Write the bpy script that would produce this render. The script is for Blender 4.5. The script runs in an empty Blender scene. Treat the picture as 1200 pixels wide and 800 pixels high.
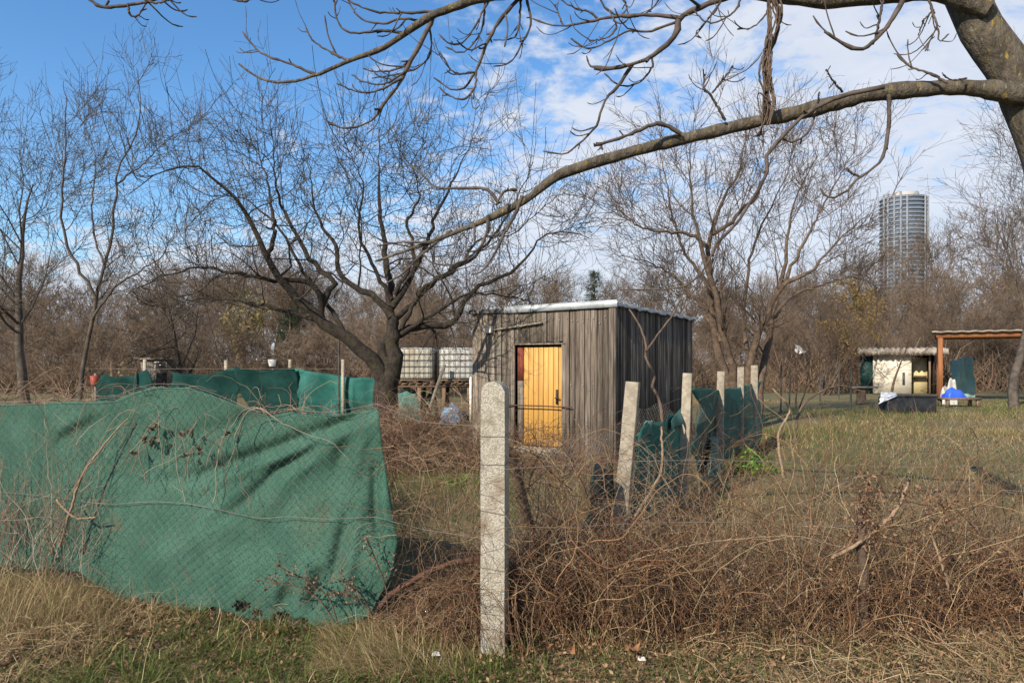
import bpy, math, random
import numpy as np

# ------------------------------------------------------------------ camera, sky, sun, exposure
scene = bpy.context.scene
FPX, HORIZ, EYE = 800.0, 425.0, 1.6          # focal length in photo pixels, horizon row, eye height
cam_d = bpy.data.cameras.new('camera'); cam = bpy.data.objects.new('camera', cam_d)
scene.collection.objects.link(cam)
cam.location = (0, 0, EYE); cam.rotation_euler = (math.radians(90), 0, 0)
cam_d.sensor_width = 36.0; cam_d.lens = FPX / 1200.0 * 36.0
cam_d.shift_y = (HORIZ - 400.0) / 1200.0
cam_d.clip_start = 0.1; cam_d.clip_end = 3000
scene.camera = cam

SUN_AZ = math.radians(217); SUN_EL = math.radians(32)
world = bpy.data.worlds.new('World'); scene.world = world; world.use_nodes = True
wn = world.node_tree.nodes; wl = world.node_tree.links
wn.clear()
def W(t, **kw):
    n = wn.new(t)
    for k, v in kw.items(): setattr(n, k, v)
    return n
def wmath(op, a, b=None, clamp=False):
    n = W('ShaderNodeMath', operation=op, use_clamp=clamp)
    for i, x in enumerate((a, b)):
        if x is None: continue
        if isinstance(x, (int, float)): n.inputs[i].default_value = x
        else: wl.new(x, n.inputs[i])
    return n.outputs[0]
sky = W('ShaderNodeTexSky', sky_type='NISHITA', sun_disc=False, sun_elevation=SUN_EL, sun_rotation=SUN_AZ,
        air_density=1.0, dust_density=0.3, ozone_density=3.0)
tc = W('ShaderNodeTexCoord'); sep = W('ShaderNodeSeparateXYZ'); wl.new(tc.outputs['Generated'], sep.inputs[0])
dx, dy, dz = sep.outputs
zc = wmath('ADD', wmath('MAXIMUM', dz, 0.0), 0.28)
comb = W('ShaderNodeCombineXYZ'); wl.new(wmath('DIVIDE', dx, zc), comb.inputs[0]); wl.new(wmath('DIVIDE', dy, zc), comb.inputs[1])
def wnoise(scale, detail, rough, dist=0.0, vec=None):
    n = W('ShaderNodeTexNoise'); n.inputs['Scale'].default_value = scale; n.inputs['Detail'].default_value = detail
    n.inputs['Roughness'].default_value = rough; n.inputs['Distortion'].default_value = dist
    wl.new(vec or comb.outputs[0], n.inputs['Vector']); return n.outputs['Fac']
mp = W('ShaderNodeMapping'); mp.inputs['Rotation'].default_value = (0, 0, 0.5); mp.inputs['Scale'].default_value = (1.0, 1.25, 1.0)
wl.new(comb.outputs[0], mp.inputs[0])
nA = wnoise(0.9, 3, 0.5); nB = wnoise(7.5, 4, 0.55, 0.5, mp.outputs[0]); nC = wnoise(26, 3, 0.6, 0.3, mp.outputs[0])
# a bank of broken high cloud lies to the right, clear sky to the left, cloud low on the horizon
cover = wmath('ADD', wmath('MULTIPLY', dx, 0.80), 0.50)
cover = wmath('SUBTRACT', cover, wmath('MULTIPLY', wmath('SUBTRACT', dz, 0.2), 1.0))
hz = W('ShaderNodeMapRange', interpolation_type='SMOOTHSTEP'); wl.new(dz, hz.inputs[0])
for i, v in ((1, 0.04), (2, 0.26), (3, 0.62), (4, 0.0)): hz.inputs[i].default_value = v
cover = wmath('ADD', cover, hz.outputs[0])
nz = wmath('ADD', wmath('MULTIPLY', nA, 0.9), wmath('ADD', wmath('MULTIPLY', nB, 1.35), wmath('MULTIPLY', nC, 0.75)))
v = wmath('SUBTRACT', wmath('ADD', cover, nz), 1.72)
mr = W('ShaderNodeMapRange', interpolation_type='SMOOTHSTEP'); wl.new(v, mr.inputs[0])
for i, x in ((1, -0.05), (2, 0.50), (3, 0.0), (4, 0.92)): mr.inputs[i].default_value = x
mix = W('ShaderNodeMix', data_type='RGBA'); wl.new(mr.outputs[0], mix.inputs['Factor'])
cl = W('ShaderNodeMix', data_type='RGBA'); wl.new(nB, cl.inputs['Factor'])
cl.inputs['A'].default_value = (3.0, 3.4, 4.15, 1); cl.inputs['B'].default_value = (4.7, 4.8, 5.1, 1)
hs = W('ShaderNodeHueSaturation'); hs.inputs['Saturation'].default_value = 1.2; hs.inputs['Value'].default_value = 1.08; wl.new(sky.outputs[0], hs.inputs['Color'])
wl.new(hs.outputs[0], mix.inputs['A']); wl.new(cl.outputs['Result'], mix.inputs['B'])
bg = W('ShaderNodeBackground'); bg.inputs['Strength'].default_value = 0.125
wl.new(mix.outputs['Result'], bg.inputs['Color'])
wo = W('ShaderNodeOutputWorld'); wl.new(bg.outputs[0], wo.inputs[0])

sun_d = bpy.data.lights.new('sun', 'SUN'); sun = bpy.data.objects.new('sun', sun_d); scene.collection.objects.link(sun)
sun_d.energy = 5.0; sun_d.angle = math.radians(0.55); sun_d.color = (1.0, 0.88, 0.72)
sun.rotation_euler = (math.radians(90) - SUN_EL, 0, math.pi - SUN_AZ)
vs = scene.view_settings
vs.view_transform = 'Standard'; vs.look = 'None'; vs.gamma = 1.0; vs.exposure = 0.62; vs.use_curve_mapping = False
scene.cycles.max_bounces = 5; scene.cycles.transparent_max_bounces = 6
scene.cycles.use_denoising = True

# ------------------------------------------------------------------ helpers
RNG = np.random.default_rng(11)
random.seed(5)
COL = scene.collection

def px(u, v, D):
    return np.array([(u - 600) / FPX * D, D, EYE + (HORIZ - v) / FPX * D])
def gnd(u, D): return np.array([(u - 600) / FPX * D, D, 0.0])

def norm(a): return a / np.maximum(np.linalg.norm(a, axis=-1, keepdims=True), 1e-9)

class NF:                                     # smooth random field
    def __init__(s, seed, n=14, f0=0.6, f1=5.0):
        r = np.random.default_rng(seed); f = f0 * (f1 / f0) ** r.random(n)
        a = r.random(n) * 6.283; s.k = np.stack([np.cos(a) * f, np.sin(a) * f], -1); s.p = r.random(n) * 6.283; s.w = (f / f0) ** -0.6; s.w /= np.sqrt((s.w ** 2).sum() / 2)
    def __call__(s, x, y):
        return (np.sin(np.multiply.outer(x, s.k[:, 0]) + np.multiply.outer(y, s.k[:, 1]) + s.p) * s.w).sum(-1)

def mesh_np(name, V, quads=None, tris=None, smooth=False, col=None):
    me = bpy.data.meshes.new(name)
    V = np.asarray(V, np.float32).reshape(-1, 3)
    Q = np.zeros((0, 4), np.int32) if quads is None else np.asarray(quads, np.int32).reshape(-1, 4)
    T = np.zeros((0, 3), np.int32) if tris is None else np.asarray(tris, np.int32).reshape(-1, 3)
    me.vertices.add(len(V)); me.vertices.foreach_set('co', V.ravel())
    nl = Q.size + T.size
    me.loops.add(nl); me.loops.foreach_set('vertex_index', np.concatenate([Q.ravel(), T.ravel()]))
    me.polygons.add(len(Q) + len(T))
    st = np.concatenate([np.arange(len(Q)) * 4, Q.size + np.arange(len(T)) * 3]).astype(np.int32)
    me.polygons.foreach_set('loop_start', st)
    me.update(calc_edges=True)
    if smooth: me.polygons.foreach_set('use_smooth', np.ones(len(me.polygons), bool))
    if col is not None:
        at = me.color_attributes.new('Col', 'FLOAT_COLOR', 'POINT')
        c = np.ones((len(V), 4), np.float32); c[:, :3] = col
        at.data.foreach_set('color', c.ravel())
    me.validate()
    return me

def obj(name, me, mat=None, parent=None, label=None, cat=None, group=None, kind=None, loc=None, rot=None):
    if mat is not None and me is not None and not me.materials: me.materials.append(mat)
    o = bpy.data.objects.new(name, me); COL.objects.link(o)
    if parent is not None: o.parent = parent
    if loc is not None: o.location = loc
    if rot is not None: o.rotation_euler = rot
    if label: o['label'] = label
    if cat: o['category'] = cat
    if group: o['group'] = group
    if kind: o['kind'] = kind
    return o
def empty(name, loc, label, cat, rotz=0, group=None):
    o = obj(name, None, None, None, label, cat, group, None, tuple(loc), (0, 0, rotz)); o.empty_display_size = 0.1
    return o

def box_vf(x0, x1, y0, y1, z0, z1, j=0.0):
    V = np.array([[x, y, z] for z in (z0, z1) for y in (y0, y1) for x in (x0, x1)], float)
    if j: V += RNG.uniform(-j, j, V.shape)
    Q = [[0, 2, 3, 1], [4, 5, 7, 6], [0, 1, 5, 4], [2, 6, 7, 3], [0, 4, 6, 2], [1, 3, 7, 5]]
    return V, np.array(Q)
class MB:
    def __init__(s): s.V = []; s.Q = []; s.n = 0
    def add(s, V, Q):
        s.V.append(np.asarray(V, float).reshape(-1, 3)); s.Q.append(np.asarray(Q).reshape(-1, 4) + s.n); s.n += len(s.V[-1]); return s
    def box(s, *a, j=0.0): return s.add(*box_vf(*a, j=j))
    def bar(s, a, b, w, h=None):                   # a square bar from a to b
        h = h or w; a = np.asarray(a, float); b = np.asarray(b, float); t = norm(b - a)
        r = np.array([0, 0, 1.]) if abs(t[2]) < 0.9 else np.array([0, 1., 0])
        n = norm(np.cross(t, r)); m = np.cross(n, t)
        V = [p + n * w / 2 * i + m * h / 2 * k for p in (a, b) for k in (-1, 1) for i in (-1, 1)]
        return s.add(V, [[0, 1, 3, 2], [4, 6, 7, 5], [0, 4, 5, 1], [1, 5, 7, 3], [3, 7, 6, 2], [2, 6, 4, 0]])
    def tube(s, P, R, S=6):
        V, Q = tubes(np.asarray(P, float)[None], np.asarray(R, float)[None], S); return s.add(V, Q)
    def mesh(s, name, smooth=False): return mesh_np(name, np.concatenate(s.V), np.concatenate(s.Q), smooth=smooth)

def bevel(o, w=0.006, seg=2):
    m = o.modifiers.new('bevel', 'BEVEL'); m.width = w; m.segments = seg; m.limit_method = 'ANGLE'; return o

def tubes(P, R, S=3):
    """P (N,K,3), R (N,K) -> verts, quads of N tapered tubes."""
    N, K, _ = P.shape
    T = norm(np.gradient(P, axis=1))
    ref = np.random.default_rng(N + K).normal(size=(N, 1, 3)); mt = norm(T.mean(1, keepdims=True))
    ref = norm(ref - (ref * mt).sum(-1, keepdims=True) * mt)
    n = norm(ref - (ref * T).sum(-1, keepdims=True) * T); b = np.cross(T, n)
    a = np.arange(S) * 2 * math.pi / S
    V = P[:, :, None, :] + R[:, :, None, None] * (np.cos(a)[None, None, :, None] * n[:, :, None, :] + np.sin(a)[None, None, :, None] * b[:, :, None, :])
    i = np.arange(N)[:, None, None]; k = np.arange(K - 1)[None, :, None]; s = np.arange(S)[None, None, :]; s2 = (s + 1) % S
    base = i * K * S
    Q = np.stack([base + k * S + s, base + k * S + s2, base + (k + 1) * S + s2, base + (k + 1) * S + s], -1)
    return V.reshape(-1, 3), Q.reshape(-1, 4)

def catmull(pts, K):
    """pts (n,m) -> K points along a smooth curve through them."""
    p = np.asarray(pts, float)
    if len(p) == 2: return p[0] + (p[1] - p[0]) * np.linspace(0, 1, K)[:, None]
    q = np.vstack([2 * p[0] - p[1], p, 2 * p[-1] - p[-2]])
    out = []
    for i in range(len(p) - 1):
        a, b, c, d = q[i:i + 4]; t = np.linspace(0, 1, 9)[:-1, None]
        out.append(0.5 * ((2 * b) + (c - a) * t + (2 * a - 5 * b + 4 * c - d) * t ** 2 + (3 * b - a - 3 * c + d) * t ** 3))
    out = np.vstack(out + [p[-1:]])
    L = np.concatenate([[0], np.cumsum(np.linalg.norm(np.diff(out[:, :2], axis=0), axis=1) + 1e-6)])
    t = np.linspace(0, L[-1], K)
    return np.stack([np.interp(t, L, out[:, j]) for j in range(out.shape[1])], -1)

def traced(pts, rpx, D0, D1, K=24, wob=0.0, rng=RNG):
    """photo-pixel polyline -> curve in space at depth D0..D1, radius given in photo pixels (start, end)."""
    c = catmull(pts, K); D = np.linspace(D0, D1, K)
    P = np.stack([(c[:, 0] - 600) / FPX * D, D, EYE + (HORIZ - c[:, 1]) / FPX * D], -1)
    r = np.interp(np.linspace(0, 1, K), np.linspace(0, 1, len(rpx)), rpx) * D / FPX
    if wob: P[1:-1] += rng.normal(size=(K - 2, 3)) * wob
    return P, r

def grow(P, R, n, L, ang, up, wig, K, rng, rf=0.6, t0=0.25, t1=1.0, rmin=0.0012, tip=0.25, bias=None):
    N, Kp, _ = P.shape
    idx = np.repeat(np.arange(N), n) if np.isscalar(n) else np.repeat(np.arange(N), n)
    M = len(idx); t = rng.uniform(t0, t1, M) * (Kp - 1); i0 = np.minimum(t.astype(int), Kp - 2); f = (t - i0)[:, None]
    pos = P[idx, i0] * (1 - f) + P[idx, i0 + 1] * f
    tan = norm(P[idx, i0 + 1] - P[idx, i0]); r0 = (R[idx, i0] * (1 - f[:, 0]) + R[idx, i0 + 1] * f[:, 0]) * rf * rng.uniform(0.6, 1.1, M)
    r0 = np.maximum(r0, rmin)
    rv = rng.normal(size=(M, 3)); perp = norm(rv - (rv * tan).sum(-1, keepdims=True) * tan)
    a = np.radians(rng.normal(ang, ang * 0.25, M))[:, None]
    d = np.cos(a) * tan + np.sin(a) * perp
    if bias is not None: d = norm(d + bias)
    LL = rng.uniform(L[0], L[1], M); st = (LL / (K - 1))[:, None]
    out = np.zeros((M, K, 3)); out[:, 0] = pos; p = pos.copy()
    for k in range(1, K):
        d = norm(d + rng.normal(size=(M, 3)) * wig + np.array([0, 0, up if np.isscalar(up) else up[k - 1]])); p = p + d * st; out[:, k] = p
    RR = np.maximum(r0[:, None] * np.linspace(1, tip, K)[None], rmin * 0.7)
    return out, RR

def strands(p0, d0, L, K, wig, trop, rng, r, tip=0.35, floor=0.004):
    M = len(p0); d = norm(d0); p = p0.copy(); out = np.zeros((M, K, 3)); out[:, 0] = p
    st = (np.asarray(L) / (K - 1)).reshape(-1, 1) * np.ones((M, 1))
    for k in range(1, K):
        tr = trop(k / (K - 1), p) if callable(trop) else np.asarray(trop)
        d = norm(d + rng.normal(size=(M, 3)) * wig + tr); p = p + d * st; p[:, 2] = np.maximum(p[:, 2], floor); out[:, k] = p
    R = np.asarray(r).reshape(-1, 1) * np.linspace(1, tip, K)[None]
    return out, R * np.ones((M, 1))

def tube_col(cols, K, S): return np.repeat(cols, K * S, axis=0)
def pick(cols, M, rng, jit=0.25):
    c = np.asarray(cols, float)[rng.integers(0, len(cols), M)]
    return np.clip(c * rng.uniform(1 - jit, 1 + jit, (M, 1)), 0, 1)

def blades(p0, h, w, rng, lean=0.5, K=4, az=None, leanv=None):
    """grass blades: (N) ribbons bending over."""
    M = len(p0); az = rng.uniform(0, 6.283, M) if az is None else az
    dirv = np.stack([np.cos(az), np.sin(az), 0 * az], -1)
    side = np.stack([-np.sin(az + rng.normal(0, .5, M)), np.cos(az), 0 * az], -1); side = norm(side)
    ln = np.abs(rng.normal(lean, 0.3, M)) if leanv is None else leanv
    t = np.linspace(0, 1, K)
    th = ln[:, None] * (0.3 + 1.0 * t[None]) ; st = (h / (K - 1))[:, None]
    hx = np.cumsum(np.sin(np.minimum(th, 2.0)) * st, 1) - np.sin(th[:, :1]) * st; hz_ = np.cumsum(np.cos(np.minimum(th, 2.0)) * st, 1) - np.cos(th[:, :1]) * st
    C = p0[:, None] + dirv[:, None] * hx[..., None] + np.array([0, 0, 1.0]) * hz_[..., None]
    C[..., 2] = np.maximum(C[..., 2], 0.006)
    ww = w[:, None] * np.linspace(1, 0.12, K)[None]
    V = np.stack([C - side[:, None] * ww[..., None] / 2, C + side[:, None] * ww[..., None] / 2], 2)
    b = np.arange(M)[:, None] * K * 2; k = np.arange(K - 1)[None] * 2
    Q = np.stack([b + k, b + k + 1, b + k + 3, b + k + 2], -1)
    return V.reshape(-1, 3), Q.reshape(-1, 4)

def leaves(p, size, rng, flat=1.0, curl=0.35):
    """curled dead leaves, four faces each"""
    M = len(p); n = norm(rng.normal(size=(M, 3)) * np.array([1, 1, 0.4]) + np.array([0, 0, flat * 2]))
    a = norm(np.cross(n, rng.normal(size=(M, 3)))); b = np.cross(n, a); s = size[:, None]
    c = curl * rng.uniform(-1, 1, (M, 1)) * s; c2 = curl * rng.uniform(-1, 1, (M, 1)) * s
    V = np.stack([p - a * s, p - a * .3 * s + b * .5 * s + n * c, p - a * .3 * s - b * .5 * s + n * c2,
                  p + a * .35 * s + b * .42 * s + n * c2, p + a * .35 * s - b * .42 * s + n * c, p + a * s + n * (c + c2) * .5, p], 1)
    i = np.arange(M)[:, None] * 7
    T = np.concatenate([i + np.array([[0, 6, 1]]), i + np.array([[0, 2, 6]]), i + np.array([[1, 6, 3]]), i + np.array([[2, 4, 6]]), i + np.array([[3, 6, 5]]), i + np.array([[4, 5, 6]])], 0)
    return V.reshape(-1, 3), T

# ------------------------------------------------------------------ materials
def material(name, c1, c2=None, scale=6.0, rough=0.85, bump=0.0, bscale=None, stretch=(1, 1, 1), vcol=False, rand=0.0,
             spots=None, metal=0.0, detail=6.0, bdist=0.01, spec=0.3, lo=0.35, hi=0.65, coords='Object', trans=0.0, extra=None):
    m = bpy.data.materials.new(name); m.use_nodes = True
    nt = m.node_tree; N = nt.nodes; L = nt.links; p = N['Principled BSDF']
    p.inputs['Roughness'].default_value = rough; p.inputs['Metallic'].default_value = metal; p.inputs['Specular IOR Level'].default_value = spec
    t = N.new('ShaderNodeTexCoord'); oi = N.new('ShaderNodeObjectInfo')
    ad = N.new('ShaderNodeVectorMath'); ad.operation = 'MULTIPLY_ADD'
    cmb = N.new('ShaderNodeCombineXYZ')
    for i in range(3): L.new(oi.outputs['Random'], cmb.inputs[i])
    L.new(cmb.outputs[0], ad.inputs[0]); ad.inputs[1].default_value = (37, 51, 23); L.new(t.outputs[coords], ad.inputs[2])
    mpn = N.new('ShaderNodeMapping'); mpn.inputs['Scale'].default_value = stretch
    L.new(ad.outputs[0] if coords == 'Object' else t.outputs[coords], mpn.inputs[0])
    def noise(s, d=detail, r=0.6):
        n = N.new('ShaderNodeTexNoise'); n.inputs['Scale'].default_value = s; n.inputs['Detail'].default_value = d; n.inputs['Roughness'].default_value = r
        L.new(mpn.outputs[0], n.inputs['Vector']); return n.outputs['Fac']
    def mixc(fac, A, B, mode='MIX'):
        x = N.new('ShaderNodeMix'); x.data_type = 'RGBA'; x.blend_type = mode
        for s_, val in (('Factor', fac), ('A', A), ('B', B)):
            sock = x.inputs[s_] if s_ == 'Factor' else x.inputs[s_]
            if hasattr(val, 'is_linked') or hasattr(val, 'links'): L.new(val, sock)
            elif s_ == 'Factor': sock.default_value = val
            else: sock.default_value = (*val, 1)
        return x.outputs['Result']
    def ramp(v, lo, hi):
        r = N.new('ShaderNodeMapRange'); r.interpolation_type = 'SMOOTHSTEP'; L.new(v, r.inputs[0]); r.inputs[1].default_value = lo; r.inputs[2].default_value = hi; return r.outputs[0]
    if vcol:
        va = N.new('ShaderNodeVertexColor'); va.layer_name = 'Col'; c = va.outputs['Color']
        if c2 is not None: c = mixc(ramp(noise(scale), lo, hi), c, c2, 'MULTIPLY')
    elif c2 is not None: c = mixc(ramp(noise(scale), lo, hi), c1, c2)
    else:
        rg = N.new('ShaderNodeRGB'); rg.outputs[0].default_value = (*c1, 1); c = rg.outputs[0]
    for sp in (spots or []):            # (colour, scale, lo, hi)
        c = mixc(ramp(noise(sp[1], 4), sp[2], sp[3]), c, sp[0])
    if rand:
        h = N.new('ShaderNodeHueSaturation'); mr_ = N.new('ShaderNodeMapRange'); L.new(oi.outputs['Random'], mr_.inputs[0])
        mr_.inputs[3].default_value = 1 - rand; mr_.inputs[4].default_value = 1 + rand; L.new(mr_.outputs[0], h.inputs['Value']); L.new(c, h.inputs['Color']); c = h.outputs[0]
    L.new(c, p.inputs['Base Color'])
    if bump:
        b = N.new('ShaderNodeBump'); b.inputs['Strength'].default_value = bump; b.inputs['Distance'].default_value = bdist
        L.new(noise(bscale or scale * 2), b.inputs['Height']); L.new(b.outputs[0], p.inputs['Normal'])
    if trans:
        tr = N.new('ShaderNodeBsdfTranslucent'); L.new(c, tr.inputs[0]); ms = N.new('ShaderNodeMixShader'); ms.inputs[0].default_value = trans
        L.new(p.outputs[0], ms.inputs[1]); L.new(tr.outputs[0], ms.inputs[2]); L.new(ms.outputs[0], N['Material Output'].inputs[0])
    return m

M = {}
M['ground'] = material('ground_soil', (0.105, 0.098, 0.042), (0.150, 0.122, 0.060), 0.55, 0.95, 0.6, 30, bdist=0.03, coords='Object',
                       spots=[((0.075, 0.092, 0.028), 1.7, 0.48, 0.68), ((0.07, 0.05, 0.035), 9, 0.52, 0.66), ((0.19, 0.15, 0.085), 26, 0.54, 0.68), ((0.05, 0.042, 0.025), 55, 0.58, 0.7)])
M['vcol'] = material('dry_plant', (0, 0, 0), None, vcol=True, rough=0.85, spec=0.2)
M['grass'] = material('grass_blade', (0, 0, 0), None, vcol=True, rough=0.7, spec=0.25, trans=0.3)
M['litter'] = material('leaf_litter', (0, 0, 0), None, vcol=True, rough=0.8, spec=0.2, trans=0.15)
M['bark_apple'] = material('apple_bark', (0.019, 0.015, 0.012), (0.044, 0.035, 0.026), 14, 0.95, 0.9, 40, bdist=0.03, spots=[((0.045, 0.044, 0.018), 5, 0.56, 0.7)])
M['bark_near'] = material('ash_bark', stretch=(1, 1, .4), c1=(0.050, 0.042, 0.031), c2=(0.105, 0.088, 0.066), scale=18, rough=0.9, bump=1.0, bscale=38, bdist=0.03,
                          spots=[((0.15, 0.115, 0.035), 24, 0.57, 0.72), ((0.16, 0.155, 0.115), 40, 0.6, 0.70), ((0.24, 0.17, 0.03), 45, 0.62, 0.7)])
M['twig_near'] = material('ash_twig', (0.040, 0.031, 0.026), (0.095, 0.075, 0.06), 10, 0.85, 0.4, 90, bdist=0.004)
M['bark_red'] = material('brown_bark', (0.062, 0.043, 0.031), (0.12, 0.086, 0.06), 8, 0.9, 0.7, 30, bdist=0.02)
M['bark_far'] = material('far_bark', (0.098, 0.071, 0.050), (0.165, 0.12, 0.083), 0.6, 0.95, rand=0.35)
M['bark_grey'] = material('grey_bark', (0.050, 0.041, 0.033), (0.10, 0.082, 0.064), 5, 0.95, 0.5, 20, bdist=0.02)
M['concrete'] = material('pebbled_concrete', (0.37, 0.345, 0.285), (0.25, 0.23, 0.185), 75, 0.95, 1.0, 110, bdist=0.010, lo=0.47, hi=0.58, detail=3.0,
                         spots=[((0.16, 0.146, 0.12), 110, 0.58, 0.72), ((0.50, 0.47, 0.40), 90, 0.58, 0.66), ((0.19, 0.175, 0.12), 5, 0.54, 0.72), ((0.17, 0.125, 0.085), 2.6, 0.55, 0.72)])
M['concrete2'] = material('old_concrete', (0.32, 0.285, 0.22), (0.22, 0.19, 0.145), 18, 0.95, 0.8, 60, bdist=0.006, rand=0.12, spots=[((0.2, 0.18, 0.14), 6, 0.58, 0.72)])
M['wire'] = material('galvanised_wire', (0.20, 0.205, 0.195), (0.13, 0.115, 0.10), 3, 0.6, metal=0.35, spec=0.5)
M['wire_rusty'] = material('rusty_wire', (0.22, 0.20, 0.18), (0.15, 0.12, 0.10), 3, 0.65, metal=0.3)
M['tarp'] = material('green_shade_cloth', (0.034, 0.098, 0.070), (0.052, 0.130, 0.094), 4, 0.85, 0.6, 220, bdist=0.004, spec=0.25, trans=0.12,
                     spots=[((0.07, 0.125, 0.085), 2.2, 0.55, 0.8), ((0.080, 0.098, 0.066), 11, 0.58, 0.78), ((0.020, 0.058, 0.040), 120, 0.5, 0.62), ((0.085, 0.075, 0.05), 3.1, 0.60, 0.78), ((0.10, 0.085, 0.06), 38, 0.66, 0.74)])
M['tarp_dark'] = material('dark_green_cloth', (0.012, 0.095, 0.080), (0.022, 0.135, 0.112), 4, 0.75, 0.4, 60, bdist=0.004, spec=0.3, trans=0.08)
M['tanwood'] = material('tan_dead_wood', (0.27, 0.195, 0.125), (0.16, 0.11, 0.07), 22, 0.9, 0.6, 60, stretch=(1, 1, .3), bdist=0.004)
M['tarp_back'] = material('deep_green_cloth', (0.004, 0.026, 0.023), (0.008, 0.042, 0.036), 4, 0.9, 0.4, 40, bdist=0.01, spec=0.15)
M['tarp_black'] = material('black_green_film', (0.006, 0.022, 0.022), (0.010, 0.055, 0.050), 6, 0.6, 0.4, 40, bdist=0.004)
M['tarp_pale'] = material('faded_green_cloth', (0.10, 0.22, 0.19), (0.05, 0.14, 0.12), 9, 0.8, 0.4, 60, bdist=0.004, trans=0.15)
GR = (1, 1, 0.06)
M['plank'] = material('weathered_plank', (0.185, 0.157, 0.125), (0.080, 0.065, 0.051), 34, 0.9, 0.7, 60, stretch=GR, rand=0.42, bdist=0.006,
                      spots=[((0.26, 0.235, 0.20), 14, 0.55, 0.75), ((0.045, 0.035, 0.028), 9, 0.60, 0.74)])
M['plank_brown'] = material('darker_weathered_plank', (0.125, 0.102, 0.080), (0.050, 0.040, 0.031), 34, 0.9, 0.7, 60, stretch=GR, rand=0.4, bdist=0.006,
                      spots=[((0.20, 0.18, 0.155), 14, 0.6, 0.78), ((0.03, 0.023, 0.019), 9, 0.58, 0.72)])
M['plank_dark'] = material('shaded_plank_side', (0.105, 0.089, 0.074), (0.038, 0.032, 0.027), 34, 0.9, 0.7, 60, stretch=GR, rand=0.7, bdist=0.01,
                      spots=[((0.28, 0.255, 0.225), 10, 0.55, 0.75), ((0.012, 0.011, 0.011), 7, 0.55, 0.68)])  # darker old boards, with the shade of the unlit side in their colour
M['dark'] = material('shade_black', (0.02, 0.017, 0.014))  # near-black standing in for shade inside openings and behind boards
M['door'] = material('yellow_door', (0.46, 0.265, 0.065), (0.38, 0.20, 0.045), 26, 0.6, 0.4, 40, stretch=GR, rand=0.07, bdist=0.004, spec=0.35,
                     spots=[((0.36, 0.16, 0.035), 12, 0.55, 0.78), ((0.20, 0.10, 0.04), 34, 0.63, 0.74), ((0.50, 0.36, 0.16), 20, 0.60, 0.76), ((0.16, 0.10, 0.055), 2.6, 0.60, 0.80)])
M['redpaint'] = material('red_board', (0.20, 0.05, 0.032), (0.15, 0.042, 0.03), 12, 0.8, stretch=GR)
M['zinc'] = material('zinc_sheet', (0.27, 0.30, 0.315), (0.38, 0.41, 0.425), 5, 0.5, 0.2, 14, metal=0.25, bdist=0.01, spots=[((0.17, 0.16, 0.15), 9, 0.58, 0.72)])
M['roof'] = material('roof_felt', (0.10, 0.10, 0.105), (0.17, 0.17, 0.175), 6, 0.9)
M['white'] = material('white_plastic', (0.72, 0.69, 0.60), (0.62, 0.58, 0.5), 8, 0.6)
M['iron'] = material('dark_iron', (0.035, 0.028, 0.024), (0.07, 0.045, 0.03), 30, 0.7, metal=0.3)
M['rust'] = material('rusted_iron', (0.10, 0.05, 0.034), (0.055, 0.03, 0.022), 25, 0.9, 0.6, 60, bdist=0.005)
M['rustwood'] = material('orange_brown_timber', (0.28, 0.115, 0.045), (0.19, 0.08, 0.035), 14, 0.8, stretch=GR)
M['beam'] = material('brown_beam', (0.115, 0.075, 0.048), (0.17, 0.12, 0.08), 14, 0.9, 0.4, 40, stretch=(1, 1, .2), bdist=0.005, rand=0.25)
M['greywood'] = material('grey_timber', (0.20, 0.175, 0.145), (0.11, 0.095, 0.075), 22, 0.9, 0.5, 60, stretch=(1, 1, .15), bdist=0.005)
M['ibc'] = material('milky_tank', (0.40, 0.39, 0.33), (0.33, 0.30, 0.23), 1.3, 0.45, spec=0.4, spots=[((0.22, 0.17, 0.075), 1.1, 0.5, 0.62)])
M['ibc_clean'] = material('milky_tank_clean', (0.46, 0.46, 0.43), (0.38, 0.37, 0.32), 1.5, 0.45, spec=0.4, spots=[((0.38, 0.30, 0.2), 2.3, 0.68, 0.76)])
M['cage'] = material('cage_steel', (0.045, 0.047, 0.045), (0.08, 0.08, 0.075), 5, 0.7, metal=0.2)
M['plaster'] = material('white_plaster', (0.66, 0.62, 0.52), (0.55, 0.49, 0.38), 2.5, 0.9, 0.3, 12, spots=[((0.30, 0.22, 0.14), 3.0, 0.62, 0.75)])
M['cream'] = material('cream_plaster', (0.60, 0.50, 0.28), (0.5, 0.42, 0.24), 3, 0.9)
M['asbestos'] = material('grey_roof_sheet', (0.30, 0.265, 0.22), (0.17, 0.145, 0.115), 4, 0.95)
M['blackbox'] = material('black_plastic', (0.018, 0.019, 0.022), (0.03, 0.032, 0.036), 5, 0.55)
M['whitefoil'] = material('white_foil', (0.80, 0.80, 0.80), (0.68, 0.68, 0.68), 5, 0.5, trans=0.2)
M['blue'] = material('blue_foil', (0.02, 0.07, 0.42), (0.03, 0.10, 0.55), 4, 0.45)
M['teal'] = material('teal_foil', (0.16, 0.28, 0.25), (0.24, 0.34, 0.30), 3, 0.7)
M['paleblue'] = material('pale_blue_foil', (0.10, 0.22, 0.36), (0.2, 0.32, 0.45), 5, 0.5)
M['red'] = material('red_plastic', (0.24, 0.045, 0.025), None, rough=0.6)
M['glass_tower'] = material('tower_glass', (0.06, 0.09, 0.13), (0.11, 0.14, 0.18), 0.12, 0.15, spec=0.6)
M['tower_white'] = material('tower_slab', (0.19, 0.205, 0.225), None, rough=0.7)
M['tower_grey'] = material('tower_core', (0.38, 0.36, 0.35), None, rough=0.8)
M['pane'] = material('window_pane', (0.05, 0.06, 0.07), None, rough=0.1, spec=0.6)
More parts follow.
